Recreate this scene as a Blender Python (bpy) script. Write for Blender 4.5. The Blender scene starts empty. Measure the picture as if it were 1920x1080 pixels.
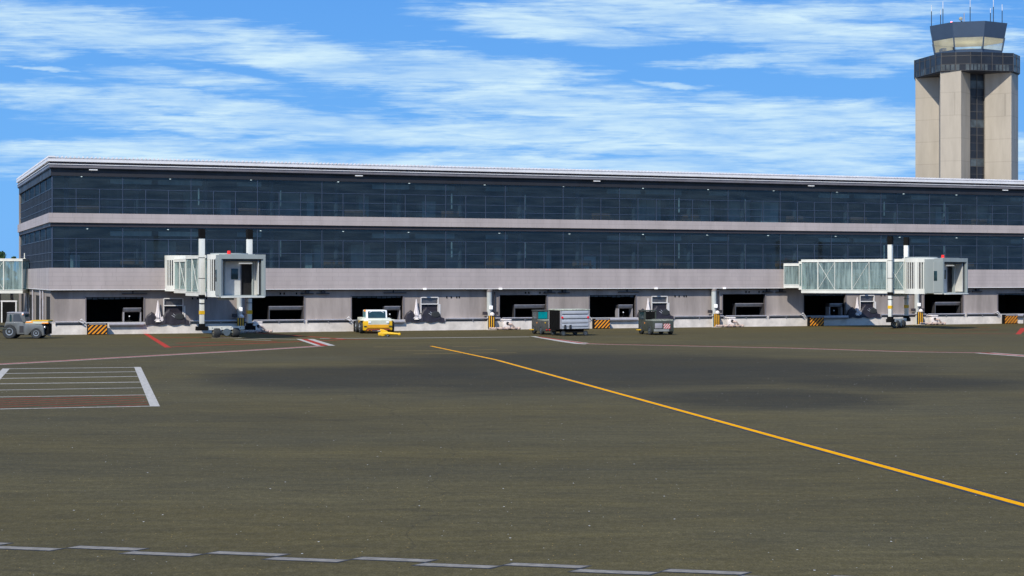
import bpy, bmesh, math, random
from mathutils import Vector, Matrix
random.seed(7)
R = math.radians
scn = bpy.context.scene
COL = scn.collection
# ------------------------------------------------------------------ survey: pixel <-> place
F, CX, HZ, EYE = 3130.0, 960.0, 520.0, 5.0
def G(px, py, z=0.0):                       # a point on the apron seen at that pixel of the photograph
    d = F*(EYE-z)/(py-HZ)
    return Vector(((px-CX)*d/F, d, z))
def at(px, Y, z=0.0): return Vector(((px-CX)*Y/F, Y, z))
ANG = math.atan2(.3541, .9353)
ORG = Vector((-40.05, 144.9, 0))
def fk(px): return (px-163)/(538.4-.0588*px)
def fu(px): return (fk(px)+.1276)*24.01     # metres along the facade
def fz(px, py): return EYE-(py-HZ)*(1+.0588*fk(px))/21.44
PER = 24.01
# ------------------------------------------------------------------ materials
def nd(nt, t, **k):
    n = nt.nodes.new(t)
    for a, b in k.items():
        if a.startswith('i_'):
            n.inputs[a[2:].replace('_', ' ')].default_value = b
        else: setattr(n, a, b)
    return n
def M(name, col, rough=.6, metal=0.0, var=.18, scale=1.3, bump=0.0, streak=False, spec=.5, emit=None):
    m = bpy.data.materials.new(name); m.use_nodes = True
    nt = m.node_tree; b = nt.nodes['Principled BSDF']
    b.inputs['Roughness'].default_value = rough; b.inputs['Metallic'].default_value = metal
    b.inputs['Specular IOR Level'].default_value = spec
    tc = nd(nt, 'ShaderNodeTexCoord')
    mp = nd(nt, 'ShaderNodeMapping'); mp.inputs['Scale'].default_value = (1, 1, .18 if streak else 1)
    nt.links.new(tc.outputs['Object'], mp.inputs['Vector'])
    n1 = nd(nt, 'ShaderNodeTexNoise', i_Scale=scale, i_Detail=7.0, i_Roughness=.65)
    nt.links.new(mp.outputs[0], n1.inputs['Vector'])
    mr = nd(nt, 'ShaderNodeMapRange', i_From_Min=.3, i_From_Max=.7, i_To_Min=1-var, i_To_Max=1+var*.6)
    nt.links.new(n1.outputs['Fac'], mr.inputs['Value'])
    mx = nd(nt, 'ShaderNodeVectorMath', operation='SCALE'); mx.inputs[0].default_value = col[:3]
    nt.links.new(mr.outputs[0], mx.inputs['Scale'])
    nt.links.new(mx.outputs[0], b.inputs['Base Color'])
    r2 = nd(nt, 'ShaderNodeMapRange', i_From_Min=.3, i_From_Max=.7, i_To_Min=min(1, rough+.12), i_To_Max=max(.03, rough-.08))
    nt.links.new(n1.outputs['Fac'], r2.inputs['Value']); nt.links.new(r2.outputs[0], b.inputs['Roughness'])
    if bump:
        bp = nd(nt, 'ShaderNodeBump', i_Strength=bump, i_Distance=.05)
        nt.links.new(n1.outputs['Fac'], bp.inputs['Height']); nt.links.new(bp.outputs[0], b.inputs['Normal'])
    if emit:
        b.inputs['Emission Color'].default_value = (*emit[:3], 1); b.inputs['Emission Strength'].default_value = emit[3]
    m['var'] = mx.name
    return m
def cladding(name, c1, mort, bw, rh, off_z, ms=.018):
    m = M(name, c1, .55, 0, .14, .8, streak=True); nt = m.node_tree
    tc = nd(nt, 'ShaderNodeTexCoord'); sp = nd(nt, 'ShaderNodeSeparateXYZ'); nt.links.new(tc.outputs['Object'], sp.inputs[0])
    ad = nd(nt, 'ShaderNodeMath', operation='ADD'); nt.links.new(sp.outputs[0], ad.inputs[0]); nt.links.new(sp.outputs[1], ad.inputs[1])
    sb = nd(nt, 'ShaderNodeMath', operation='SUBTRACT'); nt.links.new(sp.outputs[2], sb.inputs[0]); sb.inputs[1].default_value = off_z
    cb = nd(nt, 'ShaderNodeCombineXYZ'); nt.links.new(ad.outputs[0], cb.inputs[0]); nt.links.new(sb.outputs[0], cb.inputs[1])
    br = nd(nt, 'ShaderNodeTexBrick', offset=.37, squash=1.7, squash_frequency=3, i_Scale=1.0, i_Mortar_Size=ms, i_Mortar_Smooth=.1, i_Brick_Width=bw, i_Row_Height=rh)
    br.inputs['Color1'].default_value = (1, 1, 1, 1); br.inputs['Color2'].default_value = (.95, .95, .96, 1); br.inputs['Mortar'].default_value = (mort, mort, mort, 1)
    nt.links.new(cb.outputs[0], br.inputs['Vector'])
    mu = nd(nt, 'ShaderNodeVectorMath', operation='MULTIPLY')
    nt.links.new(nt.nodes[m['var']].outputs[0], mu.inputs[0]); nt.links.new(br.outputs['Color'], mu.inputs[1])
    nt.links.new(mu.outputs[0], nt.nodes['Principled BSDF'].inputs['Base Color'])
    return m
def stripes(name, ca, cb_, freq, slant, duty=.5, axis=0, rough=.5):
    m = M(name, ca, rough, 0, .25, 3); nt = m.node_tree
    tc = nd(nt, 'ShaderNodeTexCoord'); sp = nd(nt, 'ShaderNodeSeparateXYZ'); nt.links.new(tc.outputs['Object'], sp.inputs[0])
    a = nd(nt, 'ShaderNodeMath', operation='MULTIPLY_ADD'); nt.links.new(sp.outputs[2], a.inputs[0]); a.inputs[1].default_value = slant; nt.links.new(sp.outputs[axis], a.inputs[2])
    b = nd(nt, 'ShaderNodeMath', operation='MULTIPLY'); nt.links.new(a.outputs[0], b.inputs[0]); b.inputs[1].default_value = freq
    c = nd(nt, 'ShaderNodeMath', operation='FRACT'); nt.links.new(b.outputs[0], c.inputs[0])
    d = nd(nt, 'ShaderNodeMath', operation='GREATER_THAN'); nt.links.new(c.outputs[0], d.inputs[0]); d.inputs[1].default_value = duty
    mx = nd(nt, 'ShaderNodeMix', data_type='RGBA'); nt.links.new(d.outputs[0], mx.inputs['Factor'])
    nt.links.new(nt.nodes[m['var']].outputs[0], mx.inputs[6]); mx.inputs[7].default_value = (*cb_, 1)
    nt.links.new(mx.outputs[2], nt.nodes['Principled BSDF'].inputs['Base Color'])
    return m
def glass(name, tint, gloss=(.8, .9, 1), rough=.03, ior=1.5, cap=1.0, wav=.0, mottle=0.0, mottle_col=(.3, .4, .38), mottle_stretch=(3, 3, .35)):
    m = bpy.data.materials.new(name); m.use_nodes = True; nt = m.node_tree; nt.nodes.clear()
    out = nd(nt, 'ShaderNodeOutputMaterial'); mix = nd(nt, 'ShaderNodeMixShader')
    tr = nd(nt, 'ShaderNodeBsdfTransparent'); gl = nd(nt, 'ShaderNodeBsdfGlossy', i_Roughness=rough)
    gl.inputs['Color'].default_value = (*gloss, 1); fr = nd(nt, 'ShaderNodeFresnel', i_IOR=ior)
    tc = nd(nt, 'ShaderNodeTexCoord'); n1 = nd(nt, 'ShaderNodeTexNoise', i_Scale=.45, i_Detail=4.0); nt.links.new(tc.outputs['Object'], n1.inputs['Vector'])
    if wav:
        bp = nd(nt, 'ShaderNodeBump', i_Strength=wav, i_Distance=.1); nt.links.new(n1.outputs['Fac'], bp.inputs['Height'])
        nt.links.new(bp.outputs[0], gl.inputs['Normal'])
    mr = nd(nt, 'ShaderNodeMapRange', i_From_Min=.3, i_From_Max=.7, i_To_Min=.8, i_To_Max=1.15); nt.links.new(n1.outputs['Fac'], mr.inputs[0])
    sc = nd(nt, 'ShaderNodeVectorMath', operation='SCALE'); sc.inputs[0].default_value = tint; nt.links.new(mr.outputs[0], sc.inputs['Scale'])
    nt.links.new(sc.outputs[0], tr.inputs['Color'])
    base = tr
    if mottle:  # patchy diffuse colour mixed over the clear pane
        df = nd(nt, 'ShaderNodeBsdfDiffuse'); df.inputs['Color'].default_value = (*mottle_col, 1)
        m2 = nd(nt, 'ShaderNodeMixShader')
        sm = nd(nt, 'ShaderNodeMapping'); sm.inputs['Scale'].default_value = mottle_stretch; nt.links.new(tc.outputs['Object'], sm.inputs[0])
        n2 = nd(nt, 'ShaderNodeTexNoise', i_Scale=1.5, i_Detail=5.0); nt.links.new(sm.outputs[0], n2.inputs['Vector'])
        r3 = nd(nt, 'ShaderNodeMapRange', i_From_Min=.3, i_From_Max=.7, i_To_Min=mottle*.35, i_To_Max=min(.95, mottle*1.6)); nt.links.new(n2.outputs['Fac'], r3.inputs[0])
        nt.links.new(r3.outputs[0], m2.inputs[0]); nt.links.new(tr.outputs[0], m2.inputs[1]); nt.links.new(df.outputs[0], m2.inputs[2]); base = m2
    mn_ = nd(nt, 'ShaderNodeMath', operation='MINIMUM'); nt.links.new(fr.outputs[0], mn_.inputs[0]); mn_.inputs[1].default_value = cap; nt.links.new(mn_.outputs[0], mix.inputs[0]); nt.links.new(base.outputs[0], mix.inputs[1]); nt.links.new(gl.outputs[0], mix.inputs[2])
    nt.links.new(mix.outputs[0], out.inputs[0])
    return m
m_clad_lo = cladding('panel_cladding', (.455, .395, .38), .76, 1.5, .386, 3.9, .014)
m_clad_up = cladding('panel_cladding_upper', (.455, .395, .38), .76, 1.7, .42, 9.77, .014)
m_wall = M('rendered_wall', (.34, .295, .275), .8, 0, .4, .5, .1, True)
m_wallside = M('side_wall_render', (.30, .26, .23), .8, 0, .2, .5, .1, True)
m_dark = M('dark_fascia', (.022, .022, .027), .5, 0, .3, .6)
m_recess = M('recess_metal', (.042, .035, .040), .5, 0, .2, .6)
m_gut = M('gutter_white', (.84, .82, .82), .4, .1, .1, 1)
m_fas = M('fascia_grey', (.21, .19, .20), .4, .2, .2, 1)
m_roof = M('roof_metal', (.5, .48, .48), .45, .4, .2, 1)
m_trim = M('white_trim', (.75, .73, .72), .5, 0, .1, 1)
m_conc = M('pale_concrete', (.74, .68, .62), .85, 0, .28, .8, .15)
m_col = M('column_paint', (.50, .52, .50), .5, 0, .14, 1, .0, True)
m_pipe = M('pipe_galvanised', (.6, .56, .57), .4, .5, .3, 2)
m_black = M('black_paint', (.006, .006, .006), .8, 0, .3, 3, spec=.15)
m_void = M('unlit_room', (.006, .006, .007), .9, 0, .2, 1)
m_steel = M('dull_steel', (.17, .165, .175), .4, .7, .3, 3)
m_mull = M('mullion_aluminium', (.065, .09, .14), .4, .3, .15, 1)
m_glass = glass('tinted_glazing', (.34, .43, .48), (.60, .68, .78), .06, 1.5, .09, .03, .15, (.085, .118, .135), (.22, .22, 1.5))
m_inwall = M('interior_wall', (.24, .33, .38), .8, 0, .6, .22, 0, True)
m_incol = M('interior_column_paint', (.13, .16, .19), .7)
m_infloor = M('interior_floor', (.22, .24, .27), .5, 0, .3, .3)
m_inceil = M('interior_ceiling', (.40, .50, .52), .8, 0, .4, .25)
m_bench = M('tan_bench', (.36, .20, .11), .6, 0, .3, 2)
m_part = M('interior_partition', (.70, .82, .78), .7, 0, .5, .6, 0, True)
m_lampw = M('lamp_diffuser', (.9, .9, .9), .4, 0, .02, 1, emit=(1, .98, .95, .35))
m_lampi = M('ceiling_downlight', (.9, .9, .9), .4, 0, .02, 1, emit=(1, .97, .9, 2.5))
m_white = M('bridge_white', (.72, .72, .66), .45, 0, .14, 1.2, 0, True)
m_bgrey = M('bridge_grey', (.33, .37, .36), .45, .1, .12, 1, 0, True)
m_bglass = glass('bridge_glass', (.62, .74, .72), (.8, .95, .95), .06, 1.5, .3, .1, .38, (.40, .52, .50))
m_inbr = M('bridge_interior', (.55, .55, .52), .7, 0, .15, 1)
m_fold = M('canopy_fabric', (.055, .07, .08), .8, 0, .3, 4)
m_red = M('beacon_red', (.75, .02, .015), .3, 0, .05, 1, emit=(1, .03, .02, .4))
m_yel = M('safety_yellow', (.80, .47, .01), .45, 0, .18, 2)
m_rub = M('tyre_rubber', (.028, .032, .036), .8, 0, .4, 6, .3)
m_rim = M('rim_steel', (.32, .36, .40), .4, .5, .3, 5)
m_rimt = M('rim_tan', (.42, .39, .28), .6, .1, .3, 5)
m_bogie = M('bogie_bluegrey', (.13, .17, .20), .5, .3, .3, 4)
m_beige = cladding('tower_precast', (.41, .36, .285), .80, 2.9, 3.1, 2.2, .045)
m_tglass = M('tower_dark_glazing', (.018, .02, .026), .32, 0, .6, .35)
m_tpan = M('tower_grey_glazing', (.075, .09, .095), .35, 0, .7, .9)
m_tfr = M('tower_mullion', (.085, .08, .075), .5, .2, .2, 1)
m_navy = M('cab_navy', (.060, .095, .155), .4, .1, .12, .6)
m_cabin = M('cab_ceiling_glow', (.82, .78, .62), .8, 0, .15, 1, emit=(1, .95, .78, .28))  # glow added to the ceiling colour to brighten the cab, no lamp
m_cabgl = glass('cab_glass', (.90, .93, .95), (1, 1, 1), .02, 1.35)
m_ant = M('antenna_dark', (.03, .035, .035), .5, .3, .2, 2)
m_haz = stripes('hazard_stripes', (.012, .011, .010), (.85, .34, .01), 2.35, 1.0, .55)
m_haz = stripes('hazard_stripes', (.010, .009, .010), (.90, .33, .01), 2.6, -1.0, .55)
m_chev = stripes('red_white_chevrons', (.62, .015, .02), (.75, .75, .72), 3.2, -.9, .5, 1)
m_guard = stripes('guard_bars', (.010, .010, .010), (.85, .42, .02), 4.6, 0, .55)
m_olive = M('olive_grey_paint', (.055, .064, .050), .5, .1, .3, 3)
m_tgrey = M('tractor_grey', (.19, .20, .20), .35, .35, .25, 2.2)
m_lgrey = M('panel_light_grey', (.42, .40, .42), .4, .2, .2, 3)
m_ywhite = M('tug_offwhite', (.72, .74, .62), .4, 0, .12, 2)
m_win = M('vehicle_glass', (.02, .05, .06), .08, 0, .3, 2)
m_teal = M('teal_window', (.0, .22, .24), .15, 0, .2, 2)
m_orange = M('orange_lens', (.9, .30, .01), .3, 0, .1, 3, emit=(1, .3, .02, .3))
m_tail = M('red_lens', (.6, .01, .02), .25, 0, .1, 3, emit=(1, .02, .02, .25))
m_lampg = M('headlamp_glass', (.85, .87, .9), .1, 0, .05, 3)
m_alu = M('aluminium_panel', (.52, .53, .56), .4, .2, .12, 2)
m_slot = M('slot_shadow_gap', (.03, .03, .035), .6, 0, .2, 2)
m_unit = M('air_unit_white', (.88, .80, .75), .6, 0, .2, 4)
m_hose = M('hose_fabric', (.55, .42, .36), .8, 0, .35, 9)
m_tarp = M('dark_tarpaulin', (.022, .018, .028), .55, 0, .6, 2, .3)
m_umb = M('white_canvas', (.78, .72, .72), .8, 0, .15, 3)
m_leaf = M('leaf_green', (.045, .10, .02), .6, 0, .5, 4)
m_bark = M('bark', (.09, .065, .045), .9, 0, .3, 8)
m_tile = M('red_roof_tiles', (.36, .10, .06), .8, 0, .3, 3)
m_wline = M('white_marking', (.45, .42, .37), .9, 0, .42, 5, spec=.15)
m_gline = M('grey_marking', (.235, .215, .185), .9, 0, .35, 5, spec=.15)
m_rline = M('red_marking', (.36, .045, .03), .9, 0, .4, 4, spec=.1)
m_rbar = M('bright_red_marking', (.42, .045, .03), .9, 0, .3, 5, spec=.1)
m_yline = M('yellow_marking', (.80, .36, .0), .9, 0, .22, 4, spec=.05)
m_kline = M('black_edging', (.018, .022, .03), .8, 0, .2, 2)
m_fyel = M('worn_yellow_marking', (.28, .17, .03), .8, 0, .3, 2)
# ------------------------------------------------------------------ mesh builder
class MB:
    def __init__(s): s.bm = bmesh.new()
    def _v(s, pts): return [s.bm.verts.new(p) for p in pts]
    def face(s, pts):
        try: s.bm.faces.new(s._v(pts))
        except ValueError: pass
        return s
    def box(s, x0, x1, y0, y1, z0, z1, rz=0, piv=None, bev=0):
        c = s._v([(x, y, z) for z in (z0, z1) for y in (y0, y1) for x in (x0, x1)])
        fs = [s.bm.faces.new([c[i] for i in f]) for f in ((0,2,3,1),(4,5,7,6),(0,1,5,4),(1,3,7,5),(3,2,6,7),(2,0,4,6))]
        if bev:
            es = list({e for f in fs for e in f.edges})
            r = bmesh.ops.bevel(s.bm, geom=es, offset=bev, segments=2, affect='EDGES', profile=.6)
        if rz:
            p = Vector(piv or ((x0+x1)/2, (y0+y1)/2, 0))
            vs = c if not bev else list({v for f in r['faces'] for v in f.verts} | {v for v in c if v.is_valid})
            bmesh.ops.rotate(s.bm, verts=vs, cent=p, matrix=Matrix.Rotation(rz, 3, 'Z'))
        return s
    def prism(s, pts, a, b, axis='z', bev=0):    # profile extruded along an axis; pts in the two other axes
        def mk(p, t):
            return {'z': (p[0], p[1], t), 'y': (p[0], t, p[1]), 'x': (t, p[0], p[1])}[axis]
        lo = s._v([mk(p, a) for p in pts]); hi = s._v([mk(p, b) for p in pts]); n = len(pts)
        fs = [s.bm.faces.new(lo[::-1]), s.bm.faces.new(hi)]
        for i in range(n): fs.append(s.bm.faces.new((lo[i], lo[(i+1) % n], hi[(i+1) % n], hi[i])))
        bmesh.ops.recalc_face_normals(s.bm, faces=fs)
        if bev:
            bmesh.ops.bevel(s.bm, geom=list({e for f in fs for e in f.edges}), offset=bev, segments=2, affect='EDGES', profile=.6)
        return s
    def cyl(s, p0, p1, r0, r1=None, n=16, caps=True):
        r1 = r0 if r1 is None else r1; p0 = Vector(p0); p1 = Vector(p1); d = (p1-p0).normalized()
        u = d.orthogonal().normalized(); w = d.cross(u)
        A = s._v([p0+(u*math.cos(2*math.pi*i/n)+w*math.sin(2*math.pi*i/n))*r0 for i in range(n)])
        B = s._v([p1+(u*math.cos(2*math.pi*i/n)+w*math.sin(2*math.pi*i/n))*r1 for i in range(n)])
        for i in range(n): s.bm.faces.new((A[i], A[(i+1) % n], B[(i+1) % n], B[i]))
        if caps: s.bm.faces.new(A[::-1]); s.bm.faces.new(B)
        return s
    def tube(s, pts, r, n=8):
        pts = [Vector(p) for p in pts]; rings = []
        for i, p in enumerate(pts):
            d = (pts[min(i+1, len(pts)-1)]-pts[max(i-1, 0)]).normalized()
            up = Vector((0, 0, 1)) if abs(d.z) < .95 else Vector((1, 0, 0))
            u = d.cross(up).normalized(); w = d.cross(u)
            rings.append(s._v([p+(u*math.cos(2*math.pi*k/n)+w*math.sin(2*math.pi*k/n))*(r if not callable(r) else r(i)) for k in range(n)]))
        for a, b in zip(rings, rings[1:]):
            for k in range(n): s.bm.faces.new((a[k], a[(k+1) % n], b[(k+1) % n], b[k]))
        s.bm.faces.new(rings[0][::-1]); s.bm.faces.new(rings[-1])
        return s
    def lathe(s, prof, c, axis='z', n=24):         # prof: (radius, height)
        rings = []
        for r, h in prof:
            ring = []
            for k in range(n):
                a = 2*math.pi*k/n; x, y = r*math.cos(a), r*math.sin(a)
                ring.append({'z': (c[0]+x, c[1]+y, c[2]+h), 'y': (c[0]+x, c[1]+h, c[2]+y), 'x': (c[0]+h, c[1]+x, c[2]+y)}[axis])
            rings.append(s._v(ring))
        for a, b in zip(rings, rings[1:]):
            for k in range(n): s.bm.faces.new((a[k], a[(k+1) % n], b[(k+1) % n], b[k]))
        s.bm.faces.new(rings[0][::-1]); s.bm.faces.new(rings[-1])
        return s
    def build(s, name, mat, parent=None, loc=None, rz=0, smooth=True, fix=True):
        if fix: bmesh.ops.recalc_face_normals(s.bm, faces=s.bm.faces)
        me = bpy.data.meshes.new(name); s.bm.to_mesh(me); s.bm.free()
        me.materials.append(mat)
        if smooth:
            me.polygons.foreach_set('use_smooth', [True]*len(me.polygons)); me.set_sharp_from_angle(angle=R(32))
        o = bpy.data.objects.new(name, me); COL.objects.link(o)
        if parent: o.parent = parent
        if loc is not None: o.location = loc
        if rz: o.rotation_euler = (0, 0, rz)
        return o
def thing(name, label, cat, loc=(0, 0, 0), rz=0, group=None):
    o = bpy.data.objects.new(name, None); COL.objects.link(o); o.empty_display_size = .5
    o.location = loc; o.rotation_euler = (0, 0, rz); o['label'] = label; o['category'] = cat
    if group: o['group'] = group
    return o
def copy_thing(o, label, loc=None, rz=None, group=None, par=None):
    c = o.copy(); COL.objects.link(c)
    if par: c.parent = par
    else:
        c['label'] = label
        if group: c['group'] = group
        c.location = loc
        if rz is not None: c.rotation_euler = (0, 0, rz)
    for ch in [x for x in bpy.data.objects if x.parent == o]: copy_thing(ch, None, par=c)
    return c
def struct(o, label=None):
    o['kind'] = 'structure'
    if label: o['label'] = label
    return o
# ------------------------------------------------------------------ terminal
T = thing('terminal_building', 'long two storey glass airport terminal with lilac grey cladding bands and white roof edge', 'building', ORG, ANG)
L, D = 132.0, 35.3
def ring(name, mat, yo, z0, z1, inner=.35, par=T, xo=None, x1=L):  # band round front, left side, back
    xo = yo if xo is None else xo
    return MB().box(xo, x1, yo, yo+inner, z0, z1).box(xo, xo+inner, yo+inner, D, z0, z1).build(name, mat, par)
o = MB().box(-.22, L, -.34, D+.1, 15.28, 15.40).build('roof', m_roof, T)
g = MB()
x = -.2
while x < L-1: g.box(x, x+.11, -.37, .3, 15.40, 15.53); x += .36
y = -.4
while y < D: g.box(-.25, .4, y, y+.11, 15.40, 15.53); y += .36
g.build('roof_seams', m_gut, o)
ring('gutter', m_gut, -.42, 15.06, 15.28, .5, xo=-.27)
ring('eave_recess', m_recess, -.22, 14.86, 15.06, .4, xo=-.12)
ring('fascia_lip', m_gut, -.36, 14.80, 14.86, .5, xo=-.22)
ring('fascia', m_fas, -.30, 14.54, 14.80, .42, xo=-.16)
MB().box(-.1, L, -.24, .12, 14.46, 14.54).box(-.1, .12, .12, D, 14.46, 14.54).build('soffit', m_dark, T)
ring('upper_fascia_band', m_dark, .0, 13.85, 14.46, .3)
ring('upper_cladding_band', m_clad_up, -.15, 9.77, 10.60, .45)
ring('dark_band', m_recess, .0, 9.44, 9.77, .4)
ring('lower_cladding_band', m_clad_lo, -.15, 3.94, 5.83, .5)
ring('cladding_edge_trim', m_trim, -.17, 3.88, 3.94, .2)
MB().box(.05, L, .05, 1.0, 3.80, 3.88).box(.05, 1.0, 1.0, D, 3.80, 3.88).build('overhang_soffit', m_recess, T)
# floors and interiors
for z0, z1 in ((5.35, 5.75), (9.5, 10.4)):
    MB().box(.45, L-.2, .45, D-.2, z0, z1).build('floor_slab', m_infloor, T)
for z0 in (9.30, 13.9):
    MB().box(.45, L-.2, .45, D-.2, z0, z0+.12).build('interior_ceiling', m_inceil, T)
for z0, z1 in ((5.75, 9.3), (10.4, 13.9)):
    MB().box(7.5, L-.2, 7.5, 7.7, z0, z1).box(7.5, 7.7, 7.7, D-.2, z0, z1).build('interior_wall', m_inwall, T)
    for k in range(30):
        x = 2+random.random()*(L-6); w = .4+random.random()*2.2; y_ = 2.2+random.random()*4
        MB().box(x, x+w, y_, y_+.5+random.random()*1.6, z0, z0+1.2+random.random()*1.9).build('partition', m_part, T)
    MB().box(8, L-.3, 1.5, 1.8, z1-1.05, z1-.62).build('ceiling_beam', m_dark, T)
    for k in range(6):
        for a_, w_ in ((5.2, 3.6), (9.4, 3.9), (16.5, 2.2)): MB().box(a_+k*PER, a_+w_+k*PER, .9, 1.1, z1-.62, z1-.2).build('ceiling_panel', m_part, T)
        for a_, w_ in ((12.9, .12), (20.4, .1)): MB().box(a_+k*PER, a_+w_+k*PER, .7, .8, z1-2.4, z1-.9).build('hanging_sign_pole', m_part, T)
    for k in range(22): MB().cyl((1.5+k*6.1, 1.6, z0), (1.5+k*6.1, 1.6, z1), .22).build('interior_column', m_incol, T)
    for k in range(11):
        x = 3+k*(L-8)/11+random.random()*5
        bn = thing('waiting_bench', 'tan seat bench just behind the terminal glazing', 'bench', ORG+Vector((x*.9353-1.2*.3541, x*.3541+1.2*.9353, z0)), ANG, 'tan benches behind the terminal glazing')
        MB().box(-1, 1, -.3, .3, .32, .45, bev=.03).build('seat', m_bench, bn); MB().box(-1, 1, .24, .34, .45, .92, bev=.03).build('backrest', m_bench, bn)
        for sx in (-.8, .8): MB().box(sx-.04, sx+.04, -.25, .25, 0, .32).build('leg', m_steel, bn)
    for k in range(17):
        x = 1.8+k*7.7+random.random()*2; y_ = .8+random.random()*1.5
        MB().box(x, x+.12, y_, y_+.15, z1-.05, z1-.004).build('ceiling_downlight', m_lampi, T)
MB().box(L-.2, L, -.1, D, 0, 15.28).build('end_wall', m_wall, T)
MB().box(0, L, D-.2, D, 0, 15.28).build('rear_wall', m_wall, T)
# glazing: one window for each 6 m structural bay
def window(x0, x1, z0, z1, rows, side):
    n = 3 if side == 0 else 4; gl = MB(); fr = MB(); w = (x1-x0)/n
    if side == 0: gl.face([(x0, .14, z0), (x1, .14, z0), (x1, .14, z1), (x0, .14, z1)])
    else: gl.face([(.14, x0, z0), (.14, x1, z0), (.14, x1, z1), (.14, x0, z1)])
    go = gl.build('window', m_glass, T, fix=False, smooth=False)
    def bx(a, b, c, d, t=.06):
        if side == 0: fr.box(a, b, .14-t, .14+t, c, d)
        else: fr.box(.14-t, .14+t, a, b, c, d)
    for k in range(n): bx(x0+k*w, x0+k*w+.055, z0, z1 if k == 0 else rows[-1])
    for r in rows: bx(x0+.055, x1, r, r+.045, .04)
    fr.build('window_frame', m_mull, go)
nb = 22
for k in range(nb):
    window(k*6.0+.14, k*6.0+6.14, 10.60, 13.85, (11.15, 11.85, 12.72), 0)
    window(k*6.0+.14, k*6.0+6.14, 5.83, 9.44, (6.45, 7.15, 8.35), 0)
for k in range(6):
    window(k*5.8+.2, k*5.8+6.0, 10.60, 13.85, (11.15, 11.85, 12.72), 1)
    window(k*5.8+.2, k*5.8+6.0, 5.83, 9.44, (6.45, 7.15, 8.35), 1)
# ground floor
A0, A1 = fu(163), fu(271); B0, B1 = fu(474), fu(572.5); D0, D1 = fu(308), fu(346)
WY = .40
nper = 6
ops = []
for k in range(-1, nper):
    ops += [(A0+k*PER, A1+k*PER, 1.06, 3.26, 'A'), (D0+k*PER, D1+k*PER, 1.06, 3.12, 'D'), (B0+k*PER, B1+k*PER, .98, 3.30, 'B')]
ops = sorted(o for o in ops if o[0] > .5 and o[1] < L-.5)
w = MB(); x = .35
for (a, b, z0, z1, t) in ops:
    w.box(x, a, WY, WY+.3, 1.0, 3.80)
    w.box(a, b, WY, WY+.3, z1, 3.80)
    x = b
w.box(x, L-.2, WY, WY+.3, 1.0, 3.80)
w.build('ground_floor_wall', m_wall, T, smooth=False)
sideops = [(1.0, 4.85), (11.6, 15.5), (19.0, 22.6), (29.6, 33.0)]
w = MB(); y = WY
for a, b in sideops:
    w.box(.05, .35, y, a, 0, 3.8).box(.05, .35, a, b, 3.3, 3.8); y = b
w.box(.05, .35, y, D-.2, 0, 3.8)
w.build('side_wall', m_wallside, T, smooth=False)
for a, b in sideops:
    MB().face([(2.2, a, 0), (2.2, b, 0), (2.2, b, 3.3), (2.2, a, 3.3)]).face([(.35, a, 0), (2.2, a, 0), (2.2, a, 3.3), (.35, a, 3.3)]).face([(.35, b, 0), (2.2, b, 0), (2.2, b, 3.3), (.35, b, 3.3)]).face([(.35, a, 3.3), (2.2, a, 3.3), (2.2, b, 3.3), (.35, b, 3.3)]).build('side_doorway', m_void, T)
for a, b in sideops: MB().box(.07, .10, a+.1, b-.1, 0, 3.25).build('doorway_dark_sheet', m_void, T)  # black sheets standing in for the darkness inside the openings
for y in (6.5, 9.2, 17.2, 24.5):
    MB().cyl((-.06, y, 0), (-.06, y, 3.8), .09).build('downpipe', m_pipe, T)
for y0, s_ in ((8.2, .7), (25.6, .8)):
    MB().box(.0, .12, y0, y0+s_, 1.0, 3.1).build('side_louvre', m_black, T)
MB().box(.02, L-.2, .02, WY, 0, 1.0).build('plinth', m_conc, T)
MB().box(.01, L-.2, .0, WY, 1.0, 1.045).build('plinth_coping', m_trim, T)
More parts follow.
